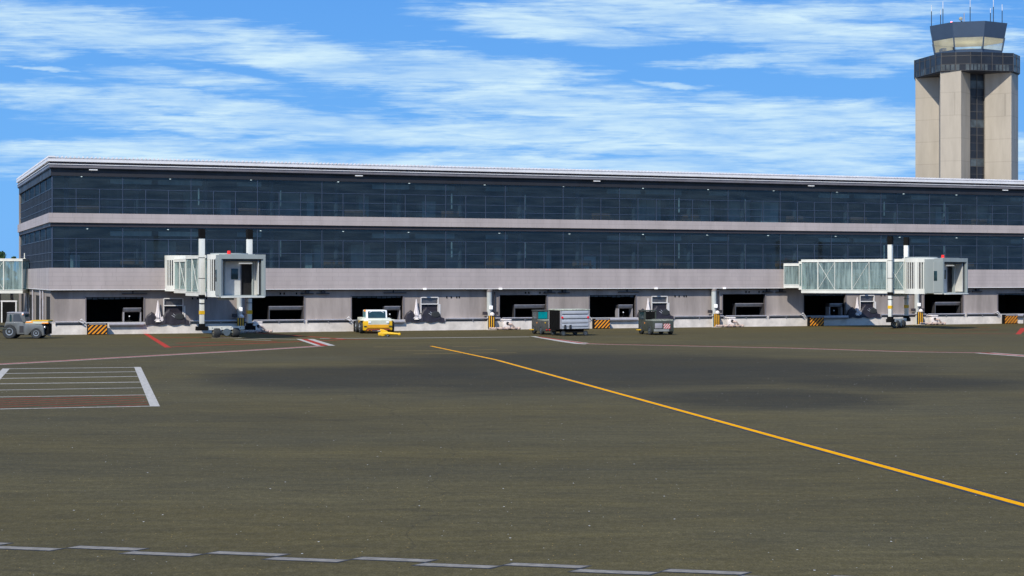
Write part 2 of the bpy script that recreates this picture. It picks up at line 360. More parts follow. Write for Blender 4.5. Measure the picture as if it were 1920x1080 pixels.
for (a, b, z0, z1, t) in ops:
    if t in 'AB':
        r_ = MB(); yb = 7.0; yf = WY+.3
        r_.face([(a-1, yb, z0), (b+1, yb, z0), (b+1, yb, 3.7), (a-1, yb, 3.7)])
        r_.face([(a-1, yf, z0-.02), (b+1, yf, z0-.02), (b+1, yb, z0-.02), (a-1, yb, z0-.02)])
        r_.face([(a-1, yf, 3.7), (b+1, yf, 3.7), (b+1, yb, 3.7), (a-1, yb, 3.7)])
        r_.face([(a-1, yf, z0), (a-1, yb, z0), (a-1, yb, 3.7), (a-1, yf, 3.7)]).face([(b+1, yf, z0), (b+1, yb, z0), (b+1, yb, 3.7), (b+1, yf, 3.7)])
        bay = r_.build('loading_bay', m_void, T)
        for q_ in (a-.10, b): MB().box(q_, q_+.10, WY-.05, WY+.3, z0, z1+.08).build('bay_jamb', m_fas, bay)
        if t == 'A':
            c_ = MB()
            for k in range(10):
                xx = a+.1+k*(b-a-.2)/10; c_.box(xx, xx+(b-a)/10*.8, WY+.1, WY+.2, z1-.14-random.random()*.08, z1-.03)
            c_.build('strip_curtain', m_fold, bay)
            MB().box(b-1.9, b+.3, WY-.14, WY, z1+.24, z1+.33).box(b-1.0, b-.9, WY-.1, WY, z1+.33, 3.8).build('cable_tray', m_recess, bay)
        else:
            for k in (0, .35, 1.5, 2.0): MB().box(a+2.6+k, a+2.72+k, WY-.05, WY, z1+.12, z1+.3).build('wall_vent', m_black, bay)
    else:
        dr = MB().box(a+.08, b-.08, WY+.12, WY+.18, z0, z0+1.38).build('service_door', m_tarp, T)
        MB().box(a+.08, b-.08, WY+.12, WY+.18, z0+1.46, z1-.05).build('transom_panel', m_steel, dr)
        MB().box(a, a+.08, WY-.04, WY+.2, z0, z1).box(b-.08, b, WY-.04, WY+.2, z0, z1).box(a+.08, b-.08, WY-.04, WY+.2, z0+1.38, z0+1.46).box(a+.08, b-.08, WY-.04, WY+.2, z1-.05, z1+.03).build('door_frame', m_trim, dr)
        MB().box(b+.05, b+.16, WY-.06, WY, 1.05, z0+1.4).build('door_post', m_trim, dr)
        for k in (0, .45, 1.0, 1.25): MB().box(b+.75+k, b+.87+k, WY-.03, WY, 3.02, 3.2).build('wall_vent', m_black, dr)
# pipe rail with a break at each bay
for k in range(-1, nper):
    for a, b in ((D1+.5, B0-.1), (B0+.1, B1-.1), (B1+.2, A0+PER-.35)):
        a += k*PER; b += k*PER
        if a < .4: a = .4
        if b > L-1 or b-a < 1: continue
        p_ = MB().tube([(a, -.10, 1.10), (b, -.10, 1.10)], .06)
        n = int((b-a)/1.9)
        for j in range(n+1): p_.box(a+j*(b-a)/max(1, n)-.03, a+j*(b-a)/max(1, n)+.03, -.1, .03, .88, 1.1)
        p_.build('pipe_rail', m_pipe, T)
        MB().box(a, b, -.02, .018, .86, .97).build('pipe_shade_strip', m_slot, T)  # dark strip put in as the shade under the pipe
    a = A1+k*PER-2.6; b = D0+k*PER+2.4
    a0 = A0+k*PER
    if a0 > 0 and a0 < L-4:
        MB().tube([(a0+1.9, -.12, .86), (a0+4.9, -.12, .86)], .17, 12).build('duct', m_lgrey, T)
        MB().tube([(a0-.1, -.15, 1.0), (a0-.45, -.2, 1.35), (a0-.75, -.2, 1.2), (a0-.3, -.2, .98)], .05).build('pipe_elbow', m_trim, T)
# columns and their fittings
CU = [fu(450)+k*PER for k in range(0, 5)]
for cu in CU:
    c = MB().cyl((cu, .06, 0), (cu, .06, 3.9), .25, .25, 24).build('column', m_col, T)
    MB().cyl((cu, .06, 3.62), (cu, .06, 3.88), .29, .31, 24).build('column_capital', m_wall, c)
    MB().box(cu-.12, cu+.18, -.42, -.22, 1.95, 2.3, bev=.03).build('junction_box', m_lampw, c)
    MB().box(cu-.68, cu-.28, -.15, .1, 1.42, 1.72).build('column_bracket', m_recess, c); MB().box(cu+.28, cu+.85, -.15, .1, 1.42, 1.72).build('column_bracket', m_recess, c)
    MB().tube([(cu+.62, .25, 1.6), (cu+.62, .25, 3.6)], .05).build('conduit', m_recess, c)
for k in range(5):
    for px in (796, 938):
        u_ = fu(px)+(k-1)*PER
        if 0 < u_ < L: MB().box(u_-.15, u_+.15, -.30, -.17, 3.84, 3.99).build('soffit_lamp', m_lampw, T)
    u_ = fu(673)+(k-1)*PER
    if 0 < u_ < L: MB().box(u_-.36, u_+.36, -.20, -.12, 14.37, 14.455).build('eave_lamp', m_lampw, T)
for px, k in ((560, 0), (590, 0)):
    for j in range(5):
        u_ = fu(px)+j*PER+.9
        if u_ < L: MB().box(u_-.18, u_+.18, .1, WY, 3.55, 3.8).box(u_-.6, u_+.6, .2, WY, 3.45, 3.55).build('beam_bracket', m_recess, T)
def loc(u_, v, z=0):
    return ORG + Vector((u_*.9353-v*.3541, u_*.3541+v*.9353, z))
# ------------------------------------------------------------------ things along the terminal foot
# striped barrier boxes
def barrier(l):
    t = thing('hazard_barrier', '', 'barrier', (0, 0, 0), ANG, 'striped barrier boxes in front of the loading bays')
    MB().box(-.85, .85, -.25, .25, .0, 1.0, bev=.03).build('barrier_body', m_black, t)
    MB().box(-.80, .80, -.275, -.252, .06, .84).build('striped_panel', m_haz, t)
    MB().box(-.70, .74, -.29, -.252, .89, .97).build('top_rail', m_lgrey, t)
    t['label'] = l; return t
blab = ['orange and black striped barrier nearest the silver tractor and terminal corner', 'orange and black striped barrier half hidden behind the yellow and white tug',
        'orange and black striped barrier just right of the white ribbed luggage cart', 'orange and black striped barrier under the right jet bridge tunnel', 'orange and black striped barrier at the far right end beside the red wedge marking']
bar = None
for k in range(5):
    p = loc(fu(181)+k*PER, -.55)
    if bar is None: bar = barrier(blab[0]); bar.location = p
    else: copy_thing(bar, blab[k], p, ANG)
# column guards
clab = ['under the left jet bridge', 'right of the yellow and white tug', 'right of the dark olive tug', 'under the right jet bridge']
gd = thing('column_guard', 'yellow and black column guard '+clab[0], 'column guard', loc(CU[0], -.55), ANG, 'column guards along the terminal foot')
MB().box(-.33, .33, -.12, .12, 0, 1.35, bev=.02).build('guard_plate', m_guard, gd)
MB().lathe([(.02, 0), (.2, .05), (.22, .18), (.12, .32), (.02, .36)], (.05, -.05, 1.32)).build('wrapped_cap', m_unit, gd)
MB().box(-.45, .45, -.2, .2, 0, .05).build('base_plate', m_conc, gd)
for k in range(1, 4): copy_thing(gd, 'yellow and black column guard '+clab[k], loc(CU[k], -.55), ANG)
# white air units with hose on the floor
au = thing('preconditioned_air_unit', 'squat white air unit with crumpled hose '+clab[0], 'air unit', loc(CU[0]+1.45, -.9), ANG, 'white air units beside the columns')
ub = MB().box(-.42, .42, -.3, .3, .18, .92, bev=.12).build('unit_body', m_unit, au)
MB().box(-.5, .4, -.34, .34, .90, 1.02, bev=.05).build('unit_lid', m_unit, au)
MB().cyl((0, -.33, .62), (0, -.28, .62), .16).build('hose_port', m_slot, au)
for sx in (-.3, .3): MB().cyl((sx, -.32, .15), (sx, .32, .15), .15, n=14).build('wheel', m_rub, au)
hp = [(-1.9+.12*i, -.45+.12*math.sin(i*1.1), .12+.06*abs(math.sin(i*1.7))) for i in range(27)]
MB().tube(hp, lambda i: .09+.035*(i % 2)).build('hose', m_hose, au)
MB().tube([(.1, -.34, .6), (.3, -.6, .55), (.62, -.55, .2), (.8, -.4, .1), (1.05, -.5, .1)], .09).build('hose_elbow', m_hose, au)
for k in range(1, 4): copy_thing(au, 'squat white air unit with crumpled hose '+clab[k], loc(CU[k]+1.4, -.9), ANG)
# racks inside the bays
ra = thing('baggage_rack', 'wide grey framed baggage rack inside the loading bay right of the left jet bridge cab', 'rack', loc(B0+3.3, 1.2, .98), ANG, 'grey racks inside the loading bays')
MB().box(-1.6, 1.6, -.3, .3, 1.02, 1.36, bev=.03).build('rack_hood', m_steel, ra)
MB().box(-1.6, 1.6, -.33, -.3, 1.33, 1.38).build('hood_edge', m_lgrey, ra)
for sx in (-1.56, 1.56): MB().box(sx-.04, sx+.04, -.3, .3, 0, 1.02).build('post', m_steel, ra)
MB().box(-1.5, 1.5, -.25, .25, .0, .12).build('rack_base', m_black, ra)
for k, l in ((1, 'wide grey framed baggage rack in the bay behind the luggage train'), (2, 'wide grey framed baggage rack in the open bay left of the right jet bridge'), (3, 'wide grey framed baggage rack in the bay below the right jet bridge cab')):
    copy_thing(ra, l, loc(B0+3.3+k*PER, 1.2, .98), ANG)
ca = thing('covered_cart', 'small grey topped cart in the loading bay by the terminal corner', 'cart', loc(A1-.95, 1.1, 1.06), ANG, 'small grey topped carts in the loading bays')
MB().box(-.78, .78, -.4, .4, .86, 1.22, bev=.04).build('cart_top', m_steel, ca)
MB().box(-.78, .78, -.43, -.4, 1.19, 1.24).build('top_edge', m_lgrey, ca)
for sx in (-.74, .74): MB().box(sx-.04, sx+.04, -.38, .38, 0, .86).build('post', m_lgrey, ca)
MB().box(-.5, .0, -.5, -.3, .0, .14).cyl((-.25, -.4, .14), (-.25, -.4, .42), .05).build('pedestal', m_black, ca)
MB().lathe([(.01, 0), (.06, .03), (.06, .1), (.01, .13)], (-.25, -.4, .42)).build('lamp_knob', m_lampg, ca)
for k, l in ((1, 'small grey topped cart in the loading bay behind the yellow and white tug'), (2, 'small grey topped cart in the loading bay between luggage cart and dark tug'), (3, 'small grey topped cart in the loading bay beneath the right jet bridge tunnel')):
    copy_thing(ca, l, loc(A1-.95+k*PER, 1.1, 1.06), ANG)
# folded parasols and tarpaulin heaps
plab = ['between the striped barrier and the left jet bridge', 'right of the yellow and white tug', 'behind the dark tug', 'under the right jet bridge tunnel']
pa = thing('folded_parasol', 'folded white canvas parasol '+plab[0], 'parasol', loc(fu(297), .1, 1.045), ANG, 'folded parasols by the service doors')
cn = MB(); n = 14; rings = []
for z, r in ((1.35, .10), (1.42, .30), (1.7, .24), (2.1, .15), (2.6, .09), (2.95, .035)):
    rings.append(cn._v([((r*(1 if i % 2 else .68))*math.cos(2*math.pi*i/n), (r*(1 if i % 2 else .68))*math.sin(2*math.pi*i/n), z-1.045) for i in range(n)]))
for a, b in zip(rings, rings[1:]):
    for i in range(n): cn.bm.faces.new((a[i], a[(i+1) % n], b[(i+1) % n], b[i]))
cn.bm.faces.new(rings[-1])
cn.build('canvas', m_umb, pa)
MB().cyl((0, 0, .06), (0, 0, .5), .03).build('pole', m_pipe, pa)
MB().cyl((0, 0, 0), (0, 0, .08), .3, .25).build('foot', m_conc, pa)
MB().prism([(-.35, .12), (-.1, .36), (.15, .40), (.42, .48), (.45, .14), (.3, .03), (.2, .18), (.05, .06)], -.16, -.04, 'y').build('canvas_skirt', m_umb, pa)
def heap(l):
    t = thing('tarpaulin_heap', l, 'tarpaulin heap', loc(fu(306), .17, .875), ANG, 'dark tarpaulin heaps by the service doors')
    prof = [(-1.55, .35), (-1.4, 1.15), (-.98, 1.62), (-.4, 1.02), (.0, 1.0), (.2, 1.35), (.32, 1.75), (.55, 1.98), (.8, 1.75), (1.1, 1.55), (1.6, 1.5), (1.85, 1.15), (2.05, .55), (2.3, .35)]
    m = MB(); rr = random.Random(5)
    rows = []
    for j in range(6):
        f = j/5; d = -.42+.84*f; hs = 1-.28*abs(2*f-1)**2
        rows.append(m._v([(x+rr.uniform(-.05, .05), d+rr.uniform(-.06, .06), max(.3, .3+(z-.3)*hs+rr.uniform(-.05, .05))) for x, z in prof]))
    for a, b in zip(rows, rows[1:]):
        for i in range(len(prof)-1): m.bm.faces.new((a[i], a[i+1], b[i+1], b[i]))
    for r_ in (rows[0], rows[-1]):
        b = m._v([(v.co.x, v.co.y+(-.22 if r_ is rows[0] else .05), -.12+.1*math.sin(v.co.x*5) if r_ is rows[0] else .28) for v in r_])
        for i in range(len(prof)-1): m.bm.faces.new((r_[i], r_[i+1], b[i+1], b[i]))
    m.build('tarpaulin', m_tarp, t, smooth=False)
    MB().tube([(.75, -.5, 1.15), (1.05, -.52, .85), (1.2, -.55, .82)], .035).tube([(.9, -.52, 1.35), (1.15, -.55, 1.0)], .03).build('metal_bar', m_alu, t)
    MB().lathe([(.3, 0), (.42, .03), (.44, .12), (.42, .2), (.3, .22)], (1.45, -.62, .95), 'y').build('spare_tyre', m_rub, t)
    return t
hp_ = heap('dark tarpaulin heap '+plab[0]); hp_.scale = (1, .42, .66)
for k in range(1, 4):
    copy_thing(pa, 'folded white canvas parasol '+plab[k], loc(fu(297)+k*PER, .1, 1.045), ANG)
    copy_thing(hp_, 'dark tarpaulin heap '+plab[k], loc(fu(306)+k*PER, .17, .875), ANG)
# ------------------------------------------------------------------ jet bridges
def wheel(par, c, r, w, axis='y', rim=m_rim, name='wheel', sgn=None):
    t = MB().lathe([(r*.55, -w/2), (r*.9, -w/2), (r, -w*.36), (r, w*.36), (r*.9, w/2), (r*.55, w/2)], c, axis, 28).build(name, m_rub, par)
    k = MB()
    for s_ in (-1, 1):
        k.lathe([(r*.56, s_*w*.40), (r*.52, s_*w*.53), (r*.30, s_*w*.47), (r*.16, s_*w*.47), (r*.14, s_*w*.58), (.01, s_*w*.58)], c, axis, 20)
    k.build('rim', rim, t)
    return t
def jet_bridge(label, origin, ang, Lt, cabyaw, sections, rotunda=True, gap=4.1, drum=1.3, wx0=3.0, wx1=3.97):
    """local x runs along the tunnel towards the cab; origin on the apron below the lift columns"""
    t = thing('jet_bridge', label, 'jet bridge', origin, ang, 'passenger boarding bridges on the terminal')
    zb, zt = 3.42, 6.82
    def tunnel(x0, x1, hw, z0, z1):
        s_ = MB().box(x0, x1, -hw, hw, z0, z0+.34).box(x0, x1, -hw, hw, z1-.24, z1).build('tunnel_section', m_white, t)
        fr = MB(); gl = MB()
        n = max(1, round((x1-x0)/1.9)); step = (x1-x0)/n
        for sy in (-1, 1):
            y0 = sy*hw
            gl.face([(x0, y0*.97, z0+.34), (x1, y0*.97, z0+.34), (x1, y0*.97, z1-.24), (x0, y0*.97, z1-.24)])
            for k in range(n+1):
                xx = x0+k*step; xx = min(max(xx, x0+.05), x1-.05)
                ww = .09 if k % 2 else .05
                fr.box(xx-ww/2, xx+ww/2, y0*.97-.06, y0*.97+.06, z0+.34, z1-.24)
                if k < n and k % 2 == 1:
                    fr.tube([(xx, y0*.985, z0+.36), (xx+step, y0*.985, z1-.26)], .02, 6)
                if k < n and k % 4 == 1:
                    fr.tube([(xx, y0*.985, z1-.26), (xx+step, y0*.985, z0+.36)], .02, 6)
            fr.box(x0, x1, y0-.03, y0+.03, z0+.30, z0+.36).box(x0, x1, y0-.03, y0+.03, z1-.27, z1-.22)
        gl.build('tunnel_glass', m_bglass, s_, smooth=False, fix=False); fr.build('glazing_frame', m_white, s_)
        MB().box(x0+.05, x1-.05, -hw*.9, hw*.9, z0+.345, z0+.38).build('tunnel_floor', m_inbr, s_)
    for (a, b, hw, z0, z1) in sections: tunnel(a, b, hw, z0, z1)
    def slats(name, cx, r, z0, z1, a0, a1, n=48):
        p_ = MB().cyl((cx, 0, z0), (cx, 0, z0+.5), r, n=n).build(name, m_white, t)
        MB().cyl((cx, 0, z1-.42), (cx, 0, z1), r, n=n).build('rotunda_head', m_white, p_)
        MB().cyl((cx, 0, z0+.5), (cx, 0, z1-.42), r*.90, n=n, caps=False).build('dark_lining', m_slot, p_)
        sl = MB()
        for i in range(n):
            a = 2*math.pi*(i+.5)/n; wd = .085 if i % 6 else .30
            c_, s__ = math.cos(a), math.sin(a)
            pts = [(cx+c_*r*.995-s__*q, s__*r*.995+c_*q) for q in (-wd/2, wd/2)] + [(cx+c_*r*.97-s__*q, s__*r*.97+c_*q) for q in (wd/2, -wd/2)]
            sl.prism(pts, z0+.5, z1-.42)
        sl.build('slat_wall', m_white, p_)
        return p_
    if rotunda:
        slats('terminal_rotunda', -Lt, 1.65, zb+.35, zt+.12, 0, 0)
    cr = slats('cab_rotunda', drum, 1.80, zb-.03, zt+.06, 0, 0)
    MB().cyl((drum, 0, zt+.06), (drum, 0, zt+.16), 1.55, n=32).build('rotunda_roof', m_bgrey, cr)
    # docking cab in its own frame
    cab = bpy.data.objects.new('docking_cab', None); COL.objects.link(cab); cab.parent = t
    cab.location = (drum, 0, 0); cab.rotation_euler = (0, 0, cabyaw)
    W, x0, x1 = 1.88, wx0, wx1
    MB().box(.9, wx0+.05, -1.2, 1.2, zb+.05, zb+.14).box(.9, wx0+.05, -1.2, 1.2, zt-.2, zt-.06).box(.9, wx0+.05, -1.2, -1.1, zb+.14, zt-.2).box(.9, wx0+.05, 1.1, 1.2, zb+.14, zt-.2).build('cab_neck', m_bgrey, cab)
    MB().box(x0, x1, -W, W, zb-.02, zb+.12).build('cab_floor', m_white, cab)
    MB().box(x0, x1, -W, W, zt-.30, zt-.02).box(x0+.1, x1-.3, -W*.6, W*.6, zt-.02, zt+.05).build('cab_roof', m_bgrey, cab)
    for sy in (-1, 1):
        wl = MB().box(x0, x1, sy*W-.06, sy*W+.06, zb+.12, zt-.30).build('cab_wall', m_bgrey, cab)
        MB().box(x1-.95, x1-.55, sy*W-.10, sy*W+.10, zb+1.25, zb+2.2, bev=.06).build('side_window', m_win, wl)
        MB().box(x1-.04, x1+.0, sy*(W-.02)-.0 if sy < 0 else W-.30, (-W+.30) if sy < 0 else W-.02, zb+.12, zt-.30).build('cab_jamb', m_bgrey, cab)
    MB().box(x1, x1+.10, -W-.02, W+.02, zt-.34, zt+.02).box(x1, x1+.10, -W-.02, -W+.16, zb, zt-.34).box(x1, x1+.10, W-.16, W+.02, zb, zt-.34).box(x1, x1+.08, -W+.16, W-.16, zb-.02, zb+.12).build('canopy_frame', m_bgrey, cab)
    pleat = MB()
    for i in range(4):
        xx = x1-.2-.16*i; pleat.box(xx, xx+.09, -W+.16, -W+.36+.02*i, zb+.15, zt-.42).box(xx, xx+.09, W-.36-.02*i, W-.16, zb+.15, zt-.42).box(xx, xx+.09, -W+.3, W-.3, zt-.50-.01*i, zt-.34)
    pleat.build('canopy_bellows', m_fold, cab)
    # inner wall with doorway
    xi = x0-.12
    inner = MB().box(xi, xi+.08, -W+.06, .15, zb+.12, zt-.34).box(xi, xi+.08, 1.25, W-.06, zb+.12, zt-.34).box(xi, xi+.08, .15, 1.25, zt-.75, zt-.34).build('inner_wall', m_inbr, cab)
    MB().box(xi+.08, xi+.12, -.62, -.05, zb+1.42, zb+2.28, bev=.04).build('door_window', m_win, inner)
    MB().box(xi+.08, xi+.13, .15, .22, zb+.12, zt-.75).build('door_post', m_steel, inner)
    MB().box(xi-.12, xi-.06, .0, 1.4, zb+.15, zt-.5).build('corridor_dark_sheet', m_void, inner)  # black sheet added in place of the corridor's darkness
    MB().box(xi+.1, xi+.22, .0, 1.1, zt-.72, zt-.65).build('door_lamp', m_lampw, inner)
    MB().box(x1-.5, x1-.3, -W+.4, -.1, zt-.46, zt-.36).build('threshold_lamp', m_lampw, inner)
    MB().box(x1-1.0, x1-.1, W-.50, W-.42, zb+.2, zt-.5, rz=-.12).build('cab_door_leaf', m_inbr, cab)
    MB().box(x1-.35, x1-.2, W-.40, W-.30, zb+.3, zb+1.0).build('control_panel', m_black, cab)
    MB().box(x1+.10, x1+.30, -W+.1, W-.1, zb-.06, zb+.04, bev=.03).build('bumper', m_white, cab)
    b_ = MB().cyl((x1-.7, -.9, zt+.05), (x1-.7, -.9, zt+.32), .15, .13).build('beacon', m_red, cab)
    MB().cyl((x1-.7, -.9, zt), (x1-.7, -.9, zt+.05), .18).build('beacon_base', m_black, b_)
    # lift portal
    g2 = gap/2
    for sy in (-1, 1):
        c_ = MB().box(-.21, .21, sy*g2-.21, sy*g2+.21, 3.55, 8.2, bev=.03).box(-.17, .17, sy*g2-.17, sy*g2+.17, 1.05, 3.25, bev=.02).build('lift_column', m_white, t)
        MB().box(-.23, .23, sy*g2-.23, sy*g2+.23, 8.2, 9.0).build('column_top', m_black, c_)
        MB().box(-.22, .22, sy*g2-.22, sy*g2+.22, 3.25, 3.55).build('collar', m_black, c_)
        MB().box(-.19, .19, sy*g2-.19, sy*g2+.19, 1.95, 2.25).build('yellow_band', m_yel, c_)
        for z_ in (2.85, 4.9, 6.6): MB().box(-.225, .225, sy*g2-.225, sy*g2+.225, z_, z_+.04).build('column_joint', m_black, c_)
        MB().box(-.26, .26, sy*(g2)-.22, sy*g2+.22, .95, 1.18).box(-.27, .27, sy*g2-.46, sy*g2+.46, .62, .95).build('column_foot', m_black, c_)
    bm_ = MB().box(-.19, .19, -g2+.46, g2-.46, .66, .95).build('cross_beam', m_white, t)
    for k in range(4): MB().box(.19, .20, -1.2+k*.8-.03, -1.2+k*.8+.03, .78, .84).box(-.2, -.19, -1.2+k*.8-.03, -1.2+k*.8+.03, .78, .84).build('bolt', m_black, bm_)
    bg = MB().cyl((0, -.72, .44), (0, .72, .44), .13, n=14).cyl((-.3, 0, .46), (.3, 0, .46), .30, n=20).box(-.1, .1, -.2, .2, .4, .66).build('bogie', m_bogie, t)
    for sy in (-.82, .82): wheel(bg, (0, sy, .42), .42, .54, 'y', m_rimt)
    MB().box(-.5, .5, -.55, .55, zb-.3, zb).build('saddle', m_bgrey, t)
    return t
d1 = math.atan2(-.88, .47)
jet_bridge('left jet bridge with its open cab facing the camera and red beacon on top', Vector((-23.75, 138.5, 0)), d1, 11.8, R(-65.5)-d1, [(-10.8, -4.0, 1.18, 3.62, 6.62), (-6.6, .4, 1.40, 3.42, 6.85)], gap=4.1, drum=.9, wx0=2.95, wx1=4.0)
d2 = math.atan2(-.54, .84)
dr2 = Vector((40.0, 163.2, 0))
o2 = dr2-Vector((.84, -.54, 0))*2.3
jet_bridge('right jet bridge with long glazed tunnel and cab turned aside', o2, d2, 12.5, R(-52)-d2, [(-11.7, -9.9, 1.10, 3.93, 6.42), (-10.0, -9.3, 1.22, 3.75, 6.62), (-9.65, 1.1, 1.42, 3.42, 6.80)], rotunda=False, gap=4.6, drum=2.3)
o3 = at(53, 166.0)+Vector((-17.5, -.6, 0))
jet_bridge('glazed jet bridge tunnel cut by the left edge, fixed to the terminal side wall', o3, math.pi+R(2), 17.5, R(20), [(-17.3, -8, 1.35, 3.42, 6.86), (-9, .4, 1.5, 3.3, 6.98)], rotunda=False, gap=4.1, drum=1.3)
# small mast on that tunnel's roof
mt = MB().cyl((0, 0, 0), (0, 0, .55), .05).box(-.12, .12, -.1, .1, -.02, .05).build('roof_mast', m_white, None, at(46, 165.8, 6.86)); mt['label'] = 'short white mast on the roof of the leftmost jet bridge tunnel'; mt['category'] = 'mast'
# ------------------------------------------------------------------ control tower
TW = thing('control_tower', 'tall beige airport control tower with navy glass cab behind the terminal', 'control tower', (64, 235, 0))
def rel(pts): return [(x-64, y-235) for x, y in pts]
shaft = rel([(56.6, 234.2), (59.5, 232.6), (58.25, 227.0), (60.8, 226.0), (62.66, 228.3), (63.2, 231.5), (64.6, 231.5), (64.95, 229.2), (68.0, 227.3), (69.8, 230.2), (70.4, 237.5), (67.5, 242.5), (61, 243.5), (58.3, 240)])
MB().prism(shaft, 0, 33.0).build('shaft', m_beige, TW, smooth=False)
gs = MB(); a = Vector((62.70-64, 228.75-235, 0)); b = Vector((64.90-64, 229.55-235, 0)); dv = (b-a)
st = MB().prism([(a.x, a.y), (b.x, b.y), (b.x+.1, b.y+1), (a.x-.1, a.y+1)], 0, 32.95).build('stair_glazing', m_tglass, TW, smooth=False)
fr = MB(); pn = MB(); nrm = Vector((dv.y, -dv.x, 0)).normalized()
pn_ = []
for k in range(30):
    z = 2+k*1.07; e = .06 if k % 3 else .09
    fr.prism([(a.x+nrm.x*.04, a.y+nrm.y*.04), (b.x+nrm.x*.04, b.y+nrm.y*.04), (b.x-nrm.x*.1, b.y-nrm.y*.1), (a.x-nrm.x*.1, a.y-nrm.y*.1)], z, z+e)
    if k % 5 == 2: pn_.append(MB().prism([(a.x+nrm.x*.02, a.y+nrm.y*.02), (b.x+nrm.x*.02, b.y+nrm.y*.02), (b.x-nrm.x*.1, b.y-nrm.y*.1), (a.x-nrm.x*.1, a.y-nrm.y*.1)], z+e, z+1.06))
m_ = a+dv*.5
fr.box(m_.x-.04, m_.x+.04, m_.y-.10, m_.y+.1, 0, 32.9)
fr.build('glazing_bars', m_tfr, st)
for q_ in pn_: q_.build('grey_pane', m_tpan, st)
rg = rel([(56.55, 234.6), (58.25, 226.7), (61.95, 225.7), (68.15, 227.0), (69.95, 230.0), (70.8, 239), (67.8, 243), (60.6, 244), (58.2, 240.3)])
def scale_poly(p, s_, c=(0, 0)): return [(c[0]+(x-c[0])*s_, c[1]+(y-c[1])*s_) for x, y in p]
rgo = MB().prism(rg, 33.0, 35.5).build('gallery_ring', m_tglass, TW, smooth=False)
MB().prism(scale_poly(rg, .985), 32.9, 32.995).build('gallery_soffit', m_dark, rgo, smooth=False)
rf = MB()
for i in range(len(rg)):
    p = Vector(rg[i]); q = Vector(rg[(i+1) % len(rg)]); d_ = (q-p); ln = d_.length; d_.normalize(); nn = Vector((d_.y, -d_.x))
    if nn.dot(p) < 0: nn = -nn
    def slab(mb, s0, s1, z0, z1, t):
        A = p+d_*s0; B = p+d_*s1
        mb.prism([(A.x+nn.x*t, A.y+nn.y*t), (B.x+nn.x*t, B.y+nn.y*t), (B.x-nn.x*.05, B.y-nn.y*.05), (A.x-nn.x*.05, A.y-nn.y*.05)], z0, z1)
    slab(rf, 0, ln, 34.98, 35.06, .04); slab(rf, 0, ln, 33.86, 33.92, .04); slab(rf, 0, ln, 33.0, 33.05, .04)
    n = max(1, round(ln/1.55))
    for k in range(n): slab(rf, k*ln/n, k*ln/n+.09, 33.05, 35.5, .055)
    n2 = n*3
    for k in range(n2):
        if random.random() < .72:
            rp = MB(); slab(rp, k*ln/n2+.05, (k+.8)*ln/n2, 33.07, 33.84, .02); rp.build('ring_pane', m_tpan, rgo)
rf.build('ring_mullions', m_tfr, rgo)
def octo(r, off=8, c=(.3, .3)):
    return [(c[0]-r*math.cos(R(off+45*k)), c[1]-r*math.sin(R(off+45*k))) for k in range(8)]
def frust(mb, r0, r1, z0, z1, caps=True, inv=False):
    lo = mb._v([(x, y, z0) for x, y in octo(r0)]); hi = mb._v([(x, y, z1) for x, y in octo(r1)])
    for k in range(8): mb.bm.faces.new((lo[k], lo[(k+1) % 8], hi[(k+1) % 8], hi[k]))
    if caps: mb.bm.faces.new(lo[::-1]); mb.bm.faces.new(hi)
cabr = MB(); frust(cabr, 4.72, 4.86, 35.5, 36.55); cb_ = cabr.build('cab_sill', m_navy, TW, smooth=False)
cg = MB(); frust(cg, 4.86, 5.22, 36.55, 38.2, caps=False); cg.build('cab_window', m_cabgl, cb_, smooth=False, fix=False)
lo, hi = octo(4.9), octo(5.26)
for k in range(8): MB().tube([(lo[k][0], lo[k][1], 36.5), (hi[k][0], hi[k][1], 38.3)], .10, 6).build('cab_mullion', m_navy, cb_)
fl_ = MB(); frust(fl_, 4.7, 4.72, 36.556, 36.60); fl_.build('cab_floor', m_trim, cb_)
cr_ = MB(); frust(cr_, 5.24, 5.66, 38.2, 40.3); cr2 = cr_.build('cab_roof', m_navy, TW, smooth=False)
cc = MB(); frust(cc, 5.05, 5.1, 38.12, 38.19); cc.build('cab_glow_ceiling', m_cabin, cr2, smooth=False)  # ceiling surface made to glow in place of interior light
MB().lathe([(1.6, 0), (1.6, .5)], (.3, .3, 36.55), 'z', 8).build('controller_desk', m_cabin, cb_)  # desk shares the added ceiling glow
MB().box(-3.6, -3.0, -.6, 1.0, 36.56, 37.2).build('console', m_trim, cb_)
zr = 40.3
for px, yt, yb in ((1746.5, 10, 47), (1763.6, 18, 43), (1768, 3, 42), (1819, -2, 37), (1857, 15, 38), (1862.6, -1, 38), (1879, 8, 42)):
    Y = 235+random.uniform(-2, 1.5) if px not in (1746.5, 1879) else 235.3
    X = (px-CX)*Y/F; zt = EYE+(HZ-yt)*Y/F
    an = MB().tube([(X-64, Y-235, zr), (X-64, Y-235, zr+(zt-zr)*.72)], .055, 8).build('antenna', m_ant, cr2)
    MB().tube([(X-64, Y-235, zr+(zt-zr)*.72), (X-64, Y-235, zt)], .04, 8).build('antenna_tip', m_trim, an)
X = (1803-CX)*233/F-64
rb = MB().box(X-.5, X+.5, -2.3, -1.7, 40.3, 40.42).cyl((X, -2, 40.42), (X, -2, 40.8), .12).build('rotating_beacon', m_ant, cr2)
MB().lathe([(.14, -.1), (.25, -.05), (.26, .1), (.2, .22), (.08, .26)], (X-.1, -2, 41.1), 'y', 16).build('beacon_dish', m_rimt, rb)
MB().box(X+.3, X+.4, -2.05, -1.95, 40.4, 41.9).build('beacon_mast', m_lgrey, rb)
X = (1784-CX)*232/F-64
MB().lathe([(.14, 0), (.18, .12), (.1, .26)], (X, -3, 40.3)).build('obstruction_lamp', M('pink_red_lamp', (.9, .2, .2), .3, emit=(1, .25, .25, 3)), cr2)
